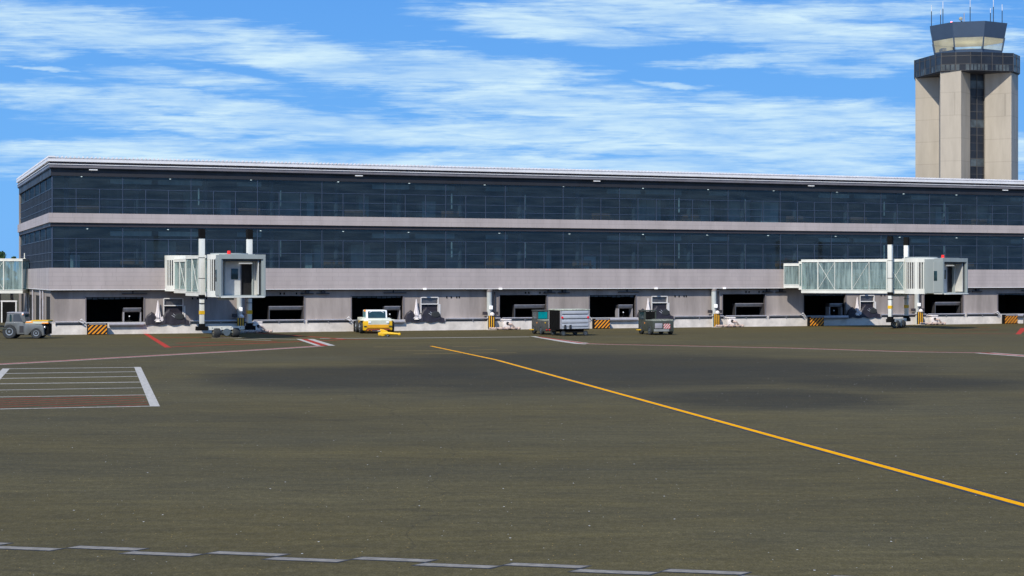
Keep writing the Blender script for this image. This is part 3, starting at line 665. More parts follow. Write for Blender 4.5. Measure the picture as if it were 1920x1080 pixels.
# ------------------------------------------------------------------ annex + trees at the left
AX = thing('annex_building', 'low beige annex with red tiled roof behind the leftmost jet bridge', 'building', (-66, 184, 0))
MB().box(-14, 5.6, 0, .3, 0, 6.1).box(-14, -13.7, .3, 12, 0, 6.1).box(5.3, 5.6, .3, 12, 0, 6.1).build('wall', M('annex_render', (.27, .24, .18), .85, 0, .2, .6, .1), AX)
MB().prism([(-.5, 6.1), (6, 7.25), (12.5, 6.1)], -14.4, 6, 'x').build('roof', m_tile, AX)
cx_ = (17-CX)*184/F+66
dd = MB().box(cx_-.72, cx_+.72, -.03, .02, 0, 2.3).build('roller_door', m_black, AX)
MB().box(cx_-.85, cx_-.72, -.08, .0, 0, 2.3).box(cx_+.72, cx_+.85, -.08, 0, 0, 2.3).box(cx_-.9, cx_+.9, -.1, 0, 2.3, 2.45).build('door_frame', m_trim, dd)
MB().cyl((cx_+1.2, -.1, 0), (cx_+1.2, -.1, 5.8), .07).build('downpipe', m_pipe, AX)
def tree(l, loc_, h, cr, seed):
    t = thing('tree', l, 'tree', loc_, 0, 'trees behind the annex'); rr = random.Random(seed)
    tr = MB().tube([(0, 0, 0), (.05, .02, h*.3), (-.05, .05, h*.62), (.02, 0, h*.85)], lambda i: (.26, .2, .13, .05)[i])
    cl = []
    for k in range(9):
        a = rr.uniform(0, 6.28); r_ = cr*rr.uniform(.35, .95); z = h*rr.uniform(.55, .95)
        cl.append((r_*math.cos(a), r_*math.sin(a), z)); tr.tube([(0, 0, h*rr.uniform(.3, .6)), (r_*.5*math.cos(a), r_*.5*math.sin(a), z*.88), cl[-1]], lambda i: (.09, .06, .02)[i], 6)
    tr.build('trunk', m_bark, t)
    cw = MB(); cl.append((0, 0, h*.9))
    for c in cl:
        R_ = cr*rr.uniform(.3, .5)
        for j in range(230):
            v = Vector((rr.gauss(0, 1), rr.gauss(0, 1), rr.gauss(0, .8))); v = v.normalized()*R_*rr.uniform(.4, 1.1)+Vector(c)
            u = Vector((rr.uniform(-1, 1), rr.uniform(-1, 1), rr.uniform(-1, 1))).normalized(); w_ = u.orthogonal().normalized(); s_ = rr.uniform(.07, .15)
            cw.face([v-u*s_*1.4, v+w_*s_*.7, v+u*s_*1.4, v-w_*s_*.7])
    cw.build('crown', m_leaf, t, smooth=False, fix=False)
tree('leafy green tree rising over the annex roof at the left edge', at(-2, 203), 8.1, 1.8, 3)
tree('small treetop just left of the terminal corner, over the red roof', at(21.5, 206), 7.7, .55, 8)
# ------------------------------------------------------------------ vehicles
def tractor():
    t = thing('baggage_tractor', 'silver grey baggage tractor with yellow trimmed hood at the left edge', 'tractor', G(1, 634.5), R(0))
    k = 1/23.0
    def P(px, py): return (px*k, (634.5-py)*k)
    W = .78
    body = MB().prism([P(12, 612), P(15, 603), P(46, 603), P(50, 606), P(50, 626), P(36, 626), P(35, 617), P(31, 611), P(24, 608), P(17, 609)], -W, W, 'y', bev=.03).build('body', m_tgrey, t)
    MB().prism([P(50, 607), P(53, 606.5), P(82, 608), P(86, 612), P(87, 628), P(83, 629), P(82, 622), P(78, 617.5), P(71, 616), P(64, 619), P(57, 627), P(50, 627)], -W, W, 'y', bev=.03).build('front_body', m_tgrey, t)
    cabp = [P(15, 604), P(17.5, 586), P(20, 585), P(47, 585.5), P(49, 588), P(53, 604)]
    cab = MB().prism(cabp, -W*.92, W*.92, 'y', bev=.05).build('cab', m_tgrey, t)
    MB().prism([P(17, 586.5), P(17.5, 584.8), P(48, 585), P(49, 587.5)], -W*.98, W*.98, 'y').build('cab_roof', m_lgrey, cab)
    for s_ in (-1, 1):
        y0, y1 = (s_*W*.92-.012, s_*W*.92+.012)
        MB().prism([P(29, 603), P(29, 590), P(30.5, 588.7), P(40.5, 588.7), P(46.5, 603)], y0, y1, 'y').build('side_window', M('cab_side_glass', (.07, .08, .10), .15) if s_ < 0 else m_win, cab)
        MB().prism([P(22, 604), P(22, 590.5), P(23.5, 588.5), P(25.8, 590.5), P(25.8, 604)], y0, y1, 'y').build('rear_quarter_window', m_win, cab)
    MB().box(*(P(47, 0)[0], P(50.5, 0)[0]), -W*.8, W*.8, P(0, 602)[1], P(0, 589)[1]).build('windscreen', m_win, cab)
    MB().box(P(45, 0)[0], P(48.5, 0)[0], -W, -W+.14, P(0, 590.5)[1], P(0, 586)[1], bev=.02).build('work_lamp', m_lampg, cab)
    MB().box(P(46.5, 0)[0], P(48.2, 0)[0], -W-.02, -W, P(0, 590)[1], P(0, 588)[1]).build('orange_marker', m_orange, cab)
    MB().box(P(41, 0)[0], P(48.5, 0)[0], -W-.012, -W+.01, P(0, 623)[1], P(0, 610.5)[1]).build('step_grille', m_slot, body)
    MB().prism([P(50, 606), P(50, 602.5), P(62, 601), P(94, 601), P(94, 604), P(80, 606.8)], -W*.85, W*.85, 'y', bev=.02).build('hood', m_ywhite, t)
    MB().box(P(62, 0)[0], P(94.2, 0)[0], -W*.87, W*.87, P(0, 602)[1], P(0, 600)[1]).build('yellow_hood_strip', m_yel, t)
    MB().box(P(51, 0)[0], P(65, 0)[0], -W*.87-.005, -W*.84, P(0, 604.6)[1], P(0, 602.6)[1]).build('orange_hood_mark', m_orange, t)
    MB().box(P(82, 0)[0], P(94.3, 0)[0], -W*.87-.005, -W*.80, P(0, 606)[1], P(0, 604.4)[1]).build('hood_front_marker', m_orange, t)
    MB().box(P(86, 0)[0], P(94, 0)[0], -W*.6, W*.6, P(0, 626)[1], P(0, 606)[1], bev=.04).build('radiator', m_black, t)
    MB().tube([(P(86, 0)[0], 0, .38), (P(95, 0)[0], 0, .18)], .04).build('tow_hook', m_lgrey, t)
    for s_ in (-1, 1):
        MB().cyl((P(86.5, 0)[0], s_*.6, P(0, 613)[1]), (P(88.3, 0)[0], s_*.6, P(0, 613)[1]), .09).build('headlight', m_lampg, t)
        MB().cyl((P(22, 0)[0], s_*(W-.32), .57), (P(22, 0)[0], s_*(W-.02), .57), .01).build('axle', m_black, t)
        wheel(t, (P(22, 0)[0], s_*(W-.16), .585), .585, .34, 'y', m_rim)
        wheel(t, (P(72, 0)[0], s_*(W-.14), .45), .45, .28, 'y', m_rim)
    MB().box(P(14, 0)[0], P(84, 0)[0], -W*.6, W*.6, .3, .6).build('chassis', m_black, t)
    MB().box(P(-4, 0)[0], P(18, 0)[0], -W-.05, -W+.25, P(0, 617)[1], P(0, 614.5)[1]).build('rear_fender', m_olive, t)
    return t
tractor()
dl = thing('baggage_dolly', 'black towed dolly with orange reflector coupled behind the silver tractor, mostly out of frame', 'dolly', G(1, 634.5)+Vector((-1.9, 0, 0)), 0)
MB().box(-1.3, 1.2, -.7, .7, .75, .85).build('dolly_deck', m_olive, dl)
MB().tube([(1.2, 0, .7), (2.1, 0, .5)], .04).build('drawbar', m_black, dl)
MB().box(1.2, 1.26, -.7, .7, .42, .75).build('front_board', m_black, dl)
MB().cyl((1.26, -.55, .5), (1.34, -.55, .5), .1).cyl((1.0, -.72, .5), (1.0, -.69, .5), .12).build('reflector', m_orange, dl)
for sx in (-.9, .9):
    for sy in (-1, 1): wheel(dl, (sx, sy*.6, .24), .24, .16)

def yellow_tug(l, loc_, rz):
    t = thing('pushback_tug', l, 'tug', loc_, rz, 'yellow and white pushback tugs')     # front faces local -y
    W = 1.30
    lo = MB().prism([(-2.1, .28), (-2.15, 1.1), (2.1, 1.1), (2.1, .35), (1.6, .28)], -W, W, 'x', bev=.06)
    lo.build('lower_body', m_yel, t)
    MB().prism([(-2.08, 1.1), (-2.02, 1.30), (-.9, 1.38), (2.05, 1.38), (2.08, 1.1)], -W+.04, W-.04, 'x', bev=.05).build('upper_body', m_ywhite, t)
    MB().box(-.85, .95, -2.17, -2.08, .78, 1.18).build('front_panel', M('tug_front_panel', (.55, .57, .47), .5), t)
    MB().box(-.98, .98, -2.185, -2.10, .52, .80).build('amber_panel', M('tug_amber', (.75, .36, .01), .5), t)
    cabp = [(-1.25, 1.36), (-1.05, 2.05), (.75, 2.08), (.9, 1.36)]
    cab = MB().prism([(-1.25, 1.34), (-1.08, 2.06), (.8, 2.08), (.95, 1.34)], -.92, .98, 'x', bev=.07).build('cab', M('tug_cab_white', (.85, .85, .84), .35, 0, .06), t)
    MB().prism([(-1.29, 1.37), (-1.24, 1.37), (-1.09, 1.96), (-1.14, 1.96)], -.76, .82, 'x').build('windscreen', m_win, cab)
    for sx in (-.925, .985): MB().prism([(-.95, 1.42), (-.85, 1.94), (.55, 1.96), (.7, 1.42)], sx-.01, sx+.01, 'x').build('side_window', m_teal if sx < 0 else m_win, cab)
    for a, b in (((-.62, -1.18, 1.86), (-.38, -1.14, 1.98)), ((.66, -1.18, 1.84), (.42, -1.14, 1.98))): MB().tube([Vector(a)+Vector((0, -.04, 0)), Vector(b)+Vector((0, -.04, 0))], .02).build('wiper', m_lampg, cab)
    MB().cyl((-1.0, -.9, 1.95), (-1.0, -.9, 2.1), .08).build('beacon', m_orange, cab)
    for sx in (-.74, .88):
        MB().box(sx-.12, sx+.12, -2.21, -2.1, .92, 1.10, bev=.02).build('headlight', m_lampg, t)
    for sx in (-1.12, 1.12): MB().box(sx-.12, sx+.12, -2.19, -2.1, .62, .70).build('marker_lamp', m_win, t)
    MB().box(-1.05, 1.1, -2.20, -2.12, .30, .42).build('bumper_chevrons', M('bumper_mark_red', (.30, .06, .02), .6, 0, .9, 12), t)
    for sx in (-1, 1):
        for sy in (-1.3, 1.3): wheel(t, (sx*(W+.02), sy, .56), .56, .42, 'x', m_rim)
        MB().box(sx*(W)-.2, sx*W+.24, -1.95, -.65, 1.14, 1.24, bev=.03).build('fender', m_ywhite, t)
    return t
yellow_tug('yellow and white pushback tug facing the camera beside a yellow tow bar', at(702, 150.5), R(13))
yt = yellow_tug('second yellow tug cut by the right edge beside the last striped barrier', at(1950, 175.0), R(-12))
tb = thing('tow_bar', 'yellow tow bar lying on the apron in front of the yellow tug', 'tow bar', G(731, 631.5), R(-4))
MB().tube([(-.55, 0, .26), (-.1, 0, .28), (.75, 0, .24)], lambda i: (.17, .13, .08)[i], 12).build('bar', m_yel, tb)
MB().box(.7, .92, -.12, .12, .14, .34, bev=.05).build('eye', m_yel, tb)
MB().prism([(-.95, .1), (-1.0, .34), (-.75, .42), (-.5, .4), (-.4, .12), (-.62, .05), (-.8, .12)], -.14, .14, 'y', bev=.03).build('tow_head', m_yel, tb)
MB().prism([(-.78, .42), (-.85, .66), (-.55, .62), (-.2, .48), (-.12, .3), (-.45, .36)], -.07, .07, 'y', bev=.02).build('lever', m_yel, tb)
for sy in (-.2, .2): wheel(tb, (-.15, sy, .12), .12, .08)

def small_tug(t, dark, panel):
    """rear faces local -y, one-man cab at the front left"""
    W = .98
    MB().box(-W, W, -1.7, 1.75, .30, 1.22, bev=.04).build('body', dark, t)
    MB().box(-W+.03, W-.03, -1.66, .2, 1.22, 1.30, bev=.02).build('deck', M('tug_deck_trim', (.30, .32, .26), .6, 0, .7, 7), t)
    c = MB().box(-W, .12, .25, 1.6, 1.22, 1.3).build('cab_floor', dark, t)
    for x_, y_ in ((-W+.06, .3), (.06, .3), (-W+.06, 1.54), (.06, 1.54)): MB().box(x_-.06, x_+.06, y_-.05, y_+.05, 1.3, 2.02).build('cab_pillar', dark, c)
    MB().box(-W-.04, .18, .2, 1.66, 2.02, 2.12, bev=.03).build('cab_roof', dark, c)
    MB().box(-W+.12, .0, .27, .31, 1.36, 1.98).build('rear_window', panel, c)
    MB().box(-W+.02, -W+.05, .36, 1.48, 1.36, 1.98).build('side_window', m_win, c)
    MB().box(-W+.1, .0, 1.5, 1.54, 1.36, 1.98).build('windscreen', m_win, c)
    MB().box(-.72, .05, .55, .95, 1.3, 1.75, bev=.05).build('seat', m_black, c)
    for sx in (-1, 1):
        for sy in (-1.05, 1.1): wheel(t, (sx*(W-.06), sy, .38), .38, .26, 'x', m_bogie)
    for x_ in (-.72, -.45): MB().cyl((x_, -1.74, .42), (x_, -1.69, .42), .06).build('tail_light', m_tail, t)
    MB().box(-W-.3, -W+.02, .9, 1.5, .34, .42, bev=.02).build('yellow_step', m_yel, t)
    MB().cyl((-W-.02, .2, 1.0), (-W+.02, .2, 1.0), .06).build('orange_marker', m_orange, t)
dt = thing('baggage_tug', 'dark olive baggage tug with red and white chevrons standing alone right of centre', 'tug', at(1230, 146.3), R(17))
small_tug(dt, m_olive, m_black)
MB().box(-.80, -.12, -1.80, -1.71, .58, 1.02, bev=.03).build('rear_panel', m_lgrey, dt)
MB().box(-.9, .5, -1.82, -1.70, .30, .5, bev=.03).build('rear_bumper', M('bumper_grey', (.25, .26, .25), .6), dt)
MB().box(.02, .62, -1.75, -1.705, .55, .98).build('chevron_panel', stripes('chevrons', (.55, .01, .02), (.6, .6, .56), 4.5, -.9, .5, 0), dt)
MB().box(-.5, .95, -1.6, -.2, 1.30, 1.36).build('deck_plate', M('checker_plate', (.25, .25, .2), .5, 0, .9, 9), dt)
tt = thing('baggage_tug', 'grey baggage tug with teal rear window pulling the ribbed luggage cart', 'tug', at(1028, 147.0), R(17))
small_tug(tt, M('tug_grey_paint', (.075, .08, .075), .5, .1, .3, 3), m_teal)
MB().box(-.35, .55, -1.78, -1.71, .5, 1.1, bev=.03).build('rear_panel', m_lgrey, tt)
for x_, z_ in ((-.85, 1.05), (-.5, 1.0)): MB().cyl((x_, -1.74, z_), (x_, -1.69, z_), .05).build('yellow_lamp', m_yel, tt)
MB().tube([(0, -1.7, .4), (.5, -2.4, .4), (1.2, -2.8, .45)], .05).build('drawbar_pin', m_black, tt)
# luggage cart: ribbed aluminium side, dark open end
lc = thing('luggage_cart', 'tall luggage cart with ribbed white panel, red lamps and dark curtained end', 'luggage cart', at(1067, 143.6), R(24))
W, Hh, Dp = 1.36, 2.28, 1.15
MB().box(-W, W, -Dp, Dp, .52, .62, bev=.02).build('deck', m_black, lc)
rbn = MB().box(-W, W, -Dp, -Dp+.05, .62, Hh-.1)
for z_ in (.80, 1.12, 1.50, 1.88): rbn.box(-W+.12, W-.12, -Dp-.05, -Dp, z_, z_+.26, bev=.02)
rp_ = rbn.build('ribbed_panel', m_alu, lc)
sl = MB()
for z_ in (1.075, 1.455, 1.835, 2.16): sl.box(-W+.15, W-.18, -Dp-.02, -Dp-.001, z_-.012, z_+.025)
sl.build('panel_slots', m_slot, rp_)
for x_ in (-W+.14, W-.14): MB().cyl((x_, -Dp-.08, 1.58), (x_, -Dp-.03, 1.58), .09).build('red_lamp', m_tail, rp_)
for x_ in (-.95, -.45): MB().box(x_-.1, x_+.1, -Dp-.07, -Dp-.03, .62, .95).build('mud_flap', m_slot, rp_)
MB().box(-W, W, Dp-.05, Dp, .62, Hh-.1).build('far_panel', m_alu, lc)
cu_ = MB().box(-W, -W+.04, -Dp+.06, Dp-.06, .62, Hh-.12)
for k in range(6): cu_.box(-W-.04, -W, -Dp+.2+k*.36, -Dp+.3+k*.36, .66, Hh-.2)
cu_.build('end_curtain', m_black, lc)
MB().box(W-.04, W, -Dp+.06, Dp-.06, .62, Hh-.12).build('end_panel', m_lgrey, lc)
MB().box(-W-.06, W+.04, -Dp-.06, Dp+.06, Hh-.1, Hh, bev=.03).build('roof', M('cart_roof', (.50, .53, .42), .6, 0, .6, 6), lc)
lg = MB()
for sx in (-1, 1):
    for sy in (-1, 1): lg.box(sx*(W-.02)-.05, sx*(W-.02)+.05, sy*(Dp-.02)-.045, sy*(Dp-.02)+.045, .62, Hh-.1)
lg.build('corner_posts', m_lgrey, lc)
MB().box(-W, W, -.12, .12, .34, .52).box(-W*.8, W*.85, -Dp+.1, -Dp+.2, .28, .40).build('chassis', m_black, lc)
MB().tube([(-W, 0, .42), (-W-.7, .35, .42)], .05).build('drawbar', m_black, lc)
for sx in (-1, 1):
    for sy in (-1, 1): wheel(lc, (sx*(W-.3), sy*(Dp-.14), .22), .22, .14, 'y', m_bogie)
# ------------------------------------------------------------------ apron
def asphalt():
    m = bpy.data.materials.new('asphalt'); m.use_nodes = True; nt = m.node_tree; b = nt.nodes['Principled BSDF']; lk = nt.links.new
    b.inputs['Roughness'].default_value = .92; b.inputs['Specular IOR Level'].default_value = .25
    tc = nd(nt, 'ShaderNodeTexCoord')
    def noise(scale, det, sx=1, sy=1, rough=.6):
        mp = nd(nt, 'ShaderNodeMapping'); mp.inputs['Scale'].default_value = (sx, sy, 1); lk(tc.outputs['Object'], mp.inputs[0])
        n = nd(nt, 'ShaderNodeTexNoise', i_Scale=scale, i_Detail=det, i_Roughness=rough); lk(mp.outputs[0], n.inputs['Vector']); return n.outputs['Fac']
    def mr(v, a, b_, c, d):
        n = nd(nt, 'ShaderNodeMapRange', i_From_Min=a, i_From_Max=b_, i_To_Min=c, i_To_Max=d); lk(v, n.inputs[0]); return n.outputs[0]
    def mul(a, b_, op='MULTIPLY'):
        n = nd(nt, 'ShaderNodeMath', operation=op)
        for i, v in enumerate((a, b_)):
            if isinstance(v, (int, float)): n.inputs[i].default_value = v
            else: lk(v, n.inputs[i])
        return n.outputs[0]
    mix = nd(nt, 'ShaderNodeMix', data_type='RGBA'); lk(mr(noise(.09, 6, .5, 1), .38, .62, 0, 1), mix.inputs['Factor'])
    mix.inputs[6].default_value = (.069, .052, .012, 1); mix.inputs[7].default_value = (.063, .051, .018, 1)
    mixb = nd(nt, 'ShaderNodeMix', data_type='RGBA'); lk(mr(noise(7, 5, 1, .6, .75), .42, .72, 0, .55), mixb.inputs['Factor'])
    lk(mix.outputs[2], mixb.inputs[6]); mixb.inputs[7].default_value = (.13, .105, .05, 1)
    v = mr(noise(.035, 5, .7, 1.4), .35, .65, .84, 1.12)
    v = mul(v, mr(noise(26, 4, 1, .8, .8), .3, .7, .40, 1.6))
    v = mul(v, mr(noise(1.6, 6, .35, 1.3, .7), .3, .7, .74, 1.24))
    v = mul(v, mr(noise(.22, 5, .25, 1.5, .7), .35, .65, .88, 1.10))
    # large darker patches, each with a place of its own on the apron
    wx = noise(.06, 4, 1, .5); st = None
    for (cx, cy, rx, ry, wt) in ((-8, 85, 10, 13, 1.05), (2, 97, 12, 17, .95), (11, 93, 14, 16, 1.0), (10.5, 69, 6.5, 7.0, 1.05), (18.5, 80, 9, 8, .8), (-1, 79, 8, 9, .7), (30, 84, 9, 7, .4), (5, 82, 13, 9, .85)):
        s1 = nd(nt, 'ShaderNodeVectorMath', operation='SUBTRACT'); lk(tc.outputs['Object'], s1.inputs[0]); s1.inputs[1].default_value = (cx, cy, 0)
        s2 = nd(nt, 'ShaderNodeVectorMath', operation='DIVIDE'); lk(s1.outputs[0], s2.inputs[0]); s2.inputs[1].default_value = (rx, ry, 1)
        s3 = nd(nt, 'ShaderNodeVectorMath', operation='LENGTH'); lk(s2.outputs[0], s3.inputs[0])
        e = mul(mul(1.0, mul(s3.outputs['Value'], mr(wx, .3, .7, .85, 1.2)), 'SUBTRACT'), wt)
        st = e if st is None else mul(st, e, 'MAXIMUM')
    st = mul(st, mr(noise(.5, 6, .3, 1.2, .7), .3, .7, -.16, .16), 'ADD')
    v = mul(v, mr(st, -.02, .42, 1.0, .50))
    # hairline cracks
    vo = nd(nt, 'ShaderNodeTexVoronoi', feature='DISTANCE_TO_EDGE', i_Scale=.055)
    wn = nd(nt, 'ShaderNodeTexNoise', i_Scale=.5, i_Detail=5.0); lk(tc.outputs['Object'], wn.inputs['Vector'])
    ad = nd(nt, 'ShaderNodeVectorMath', operation='MULTIPLY_ADD'); lk(wn.outputs['Color'], ad.inputs[0]); ad.inputs[1].default_value = (1.6, 1.6, 0); lk(tc.outputs['Object'], ad.inputs[2]); lk(ad.outputs[0], vo.inputs['Vector'])
    v = mul(v, mr(vo.outputs['Distance'], .0, .0018, .72, 1.0))
    sc = nd(nt, 'ShaderNodeVectorMath', operation='SCALE'); lk(mixb.outputs[2], sc.inputs[0]); lk(v, sc.inputs['Scale'])
    # pale and ochre grit
    cur = sc.outputs[0]
    for scale, rad, keep, c in ((1.5, .017, .85, (.62, .60, .55)), (2.6, .032, .80, (.42, .27, .07)), (.55, .011, .80, (.75, .73, .70))):
        g_ = nd(nt, 'ShaderNodeTexVoronoi', i_Scale=scale, voronoi_dimensions='2D'); lk(tc.outputs['Object'], g_.inputs['Vector'])
        d_ = nd(nt, 'ShaderNodeMath', operation='LESS_THAN'); lk(g_.outputs['Distance'], d_.inputs[0]); d_.inputs[1].default_value = rad
        sp = nd(nt, 'ShaderNodeSeparateColor'); lk(g_.outputs['Color'], sp.inputs[0])
        e_ = nd(nt, 'ShaderNodeMath', operation='GREATER_THAN'); lk(sp.outputs[0], e_.inputs[0]); e_.inputs[1].default_value = keep
        mm = nd(nt, 'ShaderNodeMix', data_type='RGBA'); lk(mul(d_.outputs[0], e_.outputs[0]), mm.inputs['Factor']); lk(cur, mm.inputs[6]); mm.inputs[7].default_value = (*c, 1)
        cur = mm.outputs[2]
    lk(cur, b.inputs['Base Color'])
    bp = nd(nt, 'ShaderNodeBump', i_Strength=.35, i_Distance=.01); lk(noise(40, 3), bp.inputs['Height']); lk(bp.outputs[0], b.inputs['Normal'])
    return m
gm = MB()
gm.face([(-3000, -3000, 0), (3000, -3000, 0), (3000, 3000, 0), (-3000, 3000, 0)])
struct(gm.build('ground', asphalt(), None, fix=False, smooth=False), 'olive grey asphalt apron with dark patches')
def paint(name, polys, mat, z, lab):
    m = MB()
    for p in polys: m.face([(v.x, v.y, z) for v in p])
    bmesh.ops.recalc_face_normals(m.bm, faces=m.bm.faces)
    for f in m.bm.faces:
        if f.normal.z < 0: f.normal_flip()
    return struct(m.build(name, mat, None, fix=False, smooth=False), lab)
def ribbon(pts, w, off=0.0):
    out = []; P = [Vector(p) for p in pts]; nn = []
    for i in range(len(P)):
        d = (P[min(i+1, len(P)-1)]-P[max(i-1, 0)]); d.z = 0; d.normalize(); nn.append(Vector((-d.y, d.x, 0)))
    for i in range(len(P)-1):
        out.append([P[i]+nn[i]*(off-w/2), P[i+1]+nn[i+1]*(off-w/2), P[i+1]+nn[i+1]*(off+w/2), P[i]+nn[i]*(off+w/2)])
    return out
def GP(*pp): return [G(*p) for p in pp]
yl = GP((808, 649), (930, 674.8), (1920, 947.5), (2700, 1162))
paint('line_edging', ribbon(yl, .50), m_kline, .004, 'black edging under the yellow lead-in line')
paint('lead_in_line', ribbon(yl, .25), m_yline, .008, 'long yellow lead-in line')
fy = []
for a in (((700, 650.6), (780, 650.4)), ((848, 649.8), (900, 649.4)), ((740, 657.8), (860, 657.2)), ((880, 656), (932, 655.4)), ((775, 663.5), (870, 662.6)), ((885, 661.8), (968, 661.4))): fy += ribbon(GP(*a), .22)
paint('faded_yellow_lines', fy, m_fyel, .004, 'faint short yellow lines')
paint('red_bar', [GP((268, 625.2), (276.5, 625.2), (321, 651.6), (309, 651.6))], m_rbar, .004, 'bright red bar')
rl = []
for a in (((316, 650.9), (450, 645.5), (542, 641.4), (622, 638.2), (646, 636.6), (690, 636.4)), ((449, 623.6), (484, 624.4), (542, 628.7), (600, 632.6), (646, 636.2)), ((330, 643.6), (352, 643), (520, 640.3)), ((300, 633), (440, 632.6))):
    rl += ribbon(GP(*a), .42)
for a in (((1560, 616), (1640, 616.6)), ((1824, 613.5), (1856, 614)), ((1640, 624.5), (1905, 626.3)), ((1790, 618.6), (1872, 618.6))): rl += ribbon(GP(*a), .3)
paint('red_lines', rl, m_rline, .008, 'thin red lines')
paint('red_wedge', [GP((1904, 626.8), (1913.5, 626.8), (1926, 615), (1914, 615))], m_rbar, .004, 'red wedge at the right edge')
gl_ = GP((-60, 686.5), (0, 683), (130, 676), (223, 670.5), (250, 669), (450, 658), (527, 653.5), (600, 648.9))
m6a = GP((600, 634.6), (760, 633.9), (993, 631.6)); m6c = GP((1097, 644.2), (1130, 645.4), (1480, 652.6), (1700, 659.5), (1845, 661.6)); m6d = GP((1845, 661.8), (1919, 667.2), (1990, 671.5))
paint('stand_line', ribbon(gl_, 1.0)+ribbon(m6a, .6)+ribbon(m6c, .8)+ribbon(m6d, 1.5), m_wline, .004, 'white edges of the red and white stand line')
paint('stand_line_centre', ribbon(gl_, .42)+ribbon(m6c, .35)+ribbon(m6d, .55), m_rline, .012, 'red centre of the stand line')
paint('stand_line_corner', [GP((993, 630.6), (1004, 630.6), (1104, 643.4), (1098, 645.6), (1078, 644.6), (1050, 640.6))], m_wline, .004, 'thick white bend of the stand line')
paint('stand_line_corner_centre', [GP((1006, 631.6), (1016, 631.9), (1098, 643.6), (1090, 643.8))], m_rline, .012, 'red stripe in the thick bend')
paint('stand_corner_mark', [GP((555, 636), (564, 636), (602, 648.6), (593, 648.6)), GP((576, 636), (588, 636), (629, 648.4), (616.5, 648.6))], m_wline, .016, 'white slanted corner bars')
paint('stand_corner_mark_centre', [GP((564, 636), (576, 636), (616.5, 648.6), (602, 648.6))], m_rline, .016, 'red slanted corner bar')
paint('white_hairlines', ribbon(GP((446, 633.6), (556, 636.4)), .3)+ribbon(GP((440, 636.2), (508, 638.4)), .3)+ribbon(GP((396, 633.6), (452, 633.4)), .5)+ribbon(GP((1655, 615), (1672, 614.8)), .3)+ribbon(GP((1704, 614.6), (1740, 615)), .3), m_wline, .004, 'thin white lines')
# hatched box at the left
bx = []
def lineat(y0, y1, x1, x0=-90, w=.34): 
    sl_ = (y1-y0)/x1; return ribbon(GP((x0, y0+sl_*x0), (x1, y1)), w)
for y0, y1, x1, x0 in ((691.7, 688.9, 253, 16), (700.6, 697, 255, 8), (709.7, 705.8, 260, 0), (719.8, 716.4, 264, -12), (731.4, 727.2, 267, -22), (744.4, 740.5, 274, -32), (767.0, 761.6, 284, -50)):
    bx += lineat(y0, y1, x1, x0, .30 if y0 < 720 else .22)
paint('hatched_box_lines', bx, m_wline, .004, 'white lines of the hatched box')
paint('hatched_box_bars', [GP((251.5, 688.3), (264, 688.3), (300, 762.3), (281.5, 762.3)), GP((5, 691.2), (18.5, 691.2), (-50, 768), (-74, 768))], m_wline, .008, 'thick white end bars of the hatched box')
rs = []
for c in (744.5, 748.5, 752.2, 756, 759.9, 764.2, 768.8, 773.6, 778.5):
    xs = []
    for x_ in range(-60, 286, 2):
        y_ = c-.0538*x_
        xr = 270+ (y_-741)*.47
        if y_ > 745.4-.0143*x_ and y_ < 766.2-.0197*x_ and x_ < xr: xs.append(x_)
    if len(xs) > 3: rs += ribbon(GP((xs[0], c-.0538*xs[0]), (xs[-1], c-.0538*xs[-1])), .12)
paint('hatched_box_red_hatching', rs, m_rline, .008, 'red hatching of the box')
# double broken line close to the camera
p0 = G(142, 1026); p1 = G(1253, 1070); dv = (p1-p0); per = dv.length/4; dv.normalize(); nv = Vector((-dv.y, dv.x, 0))
if nv.y < 0: nv = -nv
wh = []; bk = []
for row in (0, 1):
    for k in range(-4, 8):
        s0 = k*per+row*per*.452; ln = per*.485
        c = p0+dv*s0-nv*(.36*row)
        for lst, e in ((wh, 0), (bk, .045)):
            sk = .10
            lst.append([c-dv*e-nv*(.13+e)-dv*sk, c+dv*(ln+e)-nv*(.13+e)-dv*sk, c+dv*(ln+e)+nv*(.13+e)+dv*sk*.3, c-dv*e+nv*(.13+e)+dv*sk*.3])
paint('broken_line_edging', bk, m_kline, .004, 'dark edging of the broken line')
paint('broken_line', wh, m_gline, .008, 'grey double broken line near the camera')
# ------------------------------------------------------------------ sky, sun, camera
w = bpy.data.worlds.new('World'); scn.world = w; w.use_nodes = True; nt = w.node_tree; lk = nt.links.new
bg = nt.nodes['Background']; bg.inputs['Strength'].default_value = .10
SUN_EL, SUN_A = 44.0, -24.0          # a: degrees to the right of straight behind the camera
sd = Vector((math.sin(R(SUN_A))*math.cos(R(SUN_EL)), -math.cos(R(SUN_A))*math.cos(R(SUN_EL)), math.sin(R(SUN_EL))))
sky = nd(nt, 'ShaderNodeTexSky', sky_type='NISHITA', sun_disc=False, sun_elevation=R(SUN_EL), sun_rotation=R(180)-R(SUN_A), air_density=1.0, dust_density=.3, ozone_density=3.0, altitude=0)
tc = nd(nt, 'ShaderNodeTexCoord'); sp = nd(nt, 'ShaderNodeSeparateXYZ'); lk(tc.outputs['Generated'], sp.inputs[0])
def mth(op, a, b=None, c=None, clamp=False):
    n = nd(nt, 'ShaderNodeMath', operation=op, use_clamp=clamp)
    for i, v in enumerate((a, b, c)):
        if v is None: continue
        if isinstance(v, (int, float)): n.inputs[i].default_value = v
        else: lk(v, n.inputs[i])
    return n.outputs[0]
ay = mth('MAXIMUM', mth('ABSOLUTE', sp.outputs[1]), .12)
U = mth('MULTIPLY_ADD', mth('DIVIDE', sp.outputs[0], ay), 31.30, 9.60)       # hundreds of pixels east
V = mth('MULTIPLY_ADD', mth('DIVIDE', sp.outputs[2], ay), -31.30, 5.20)
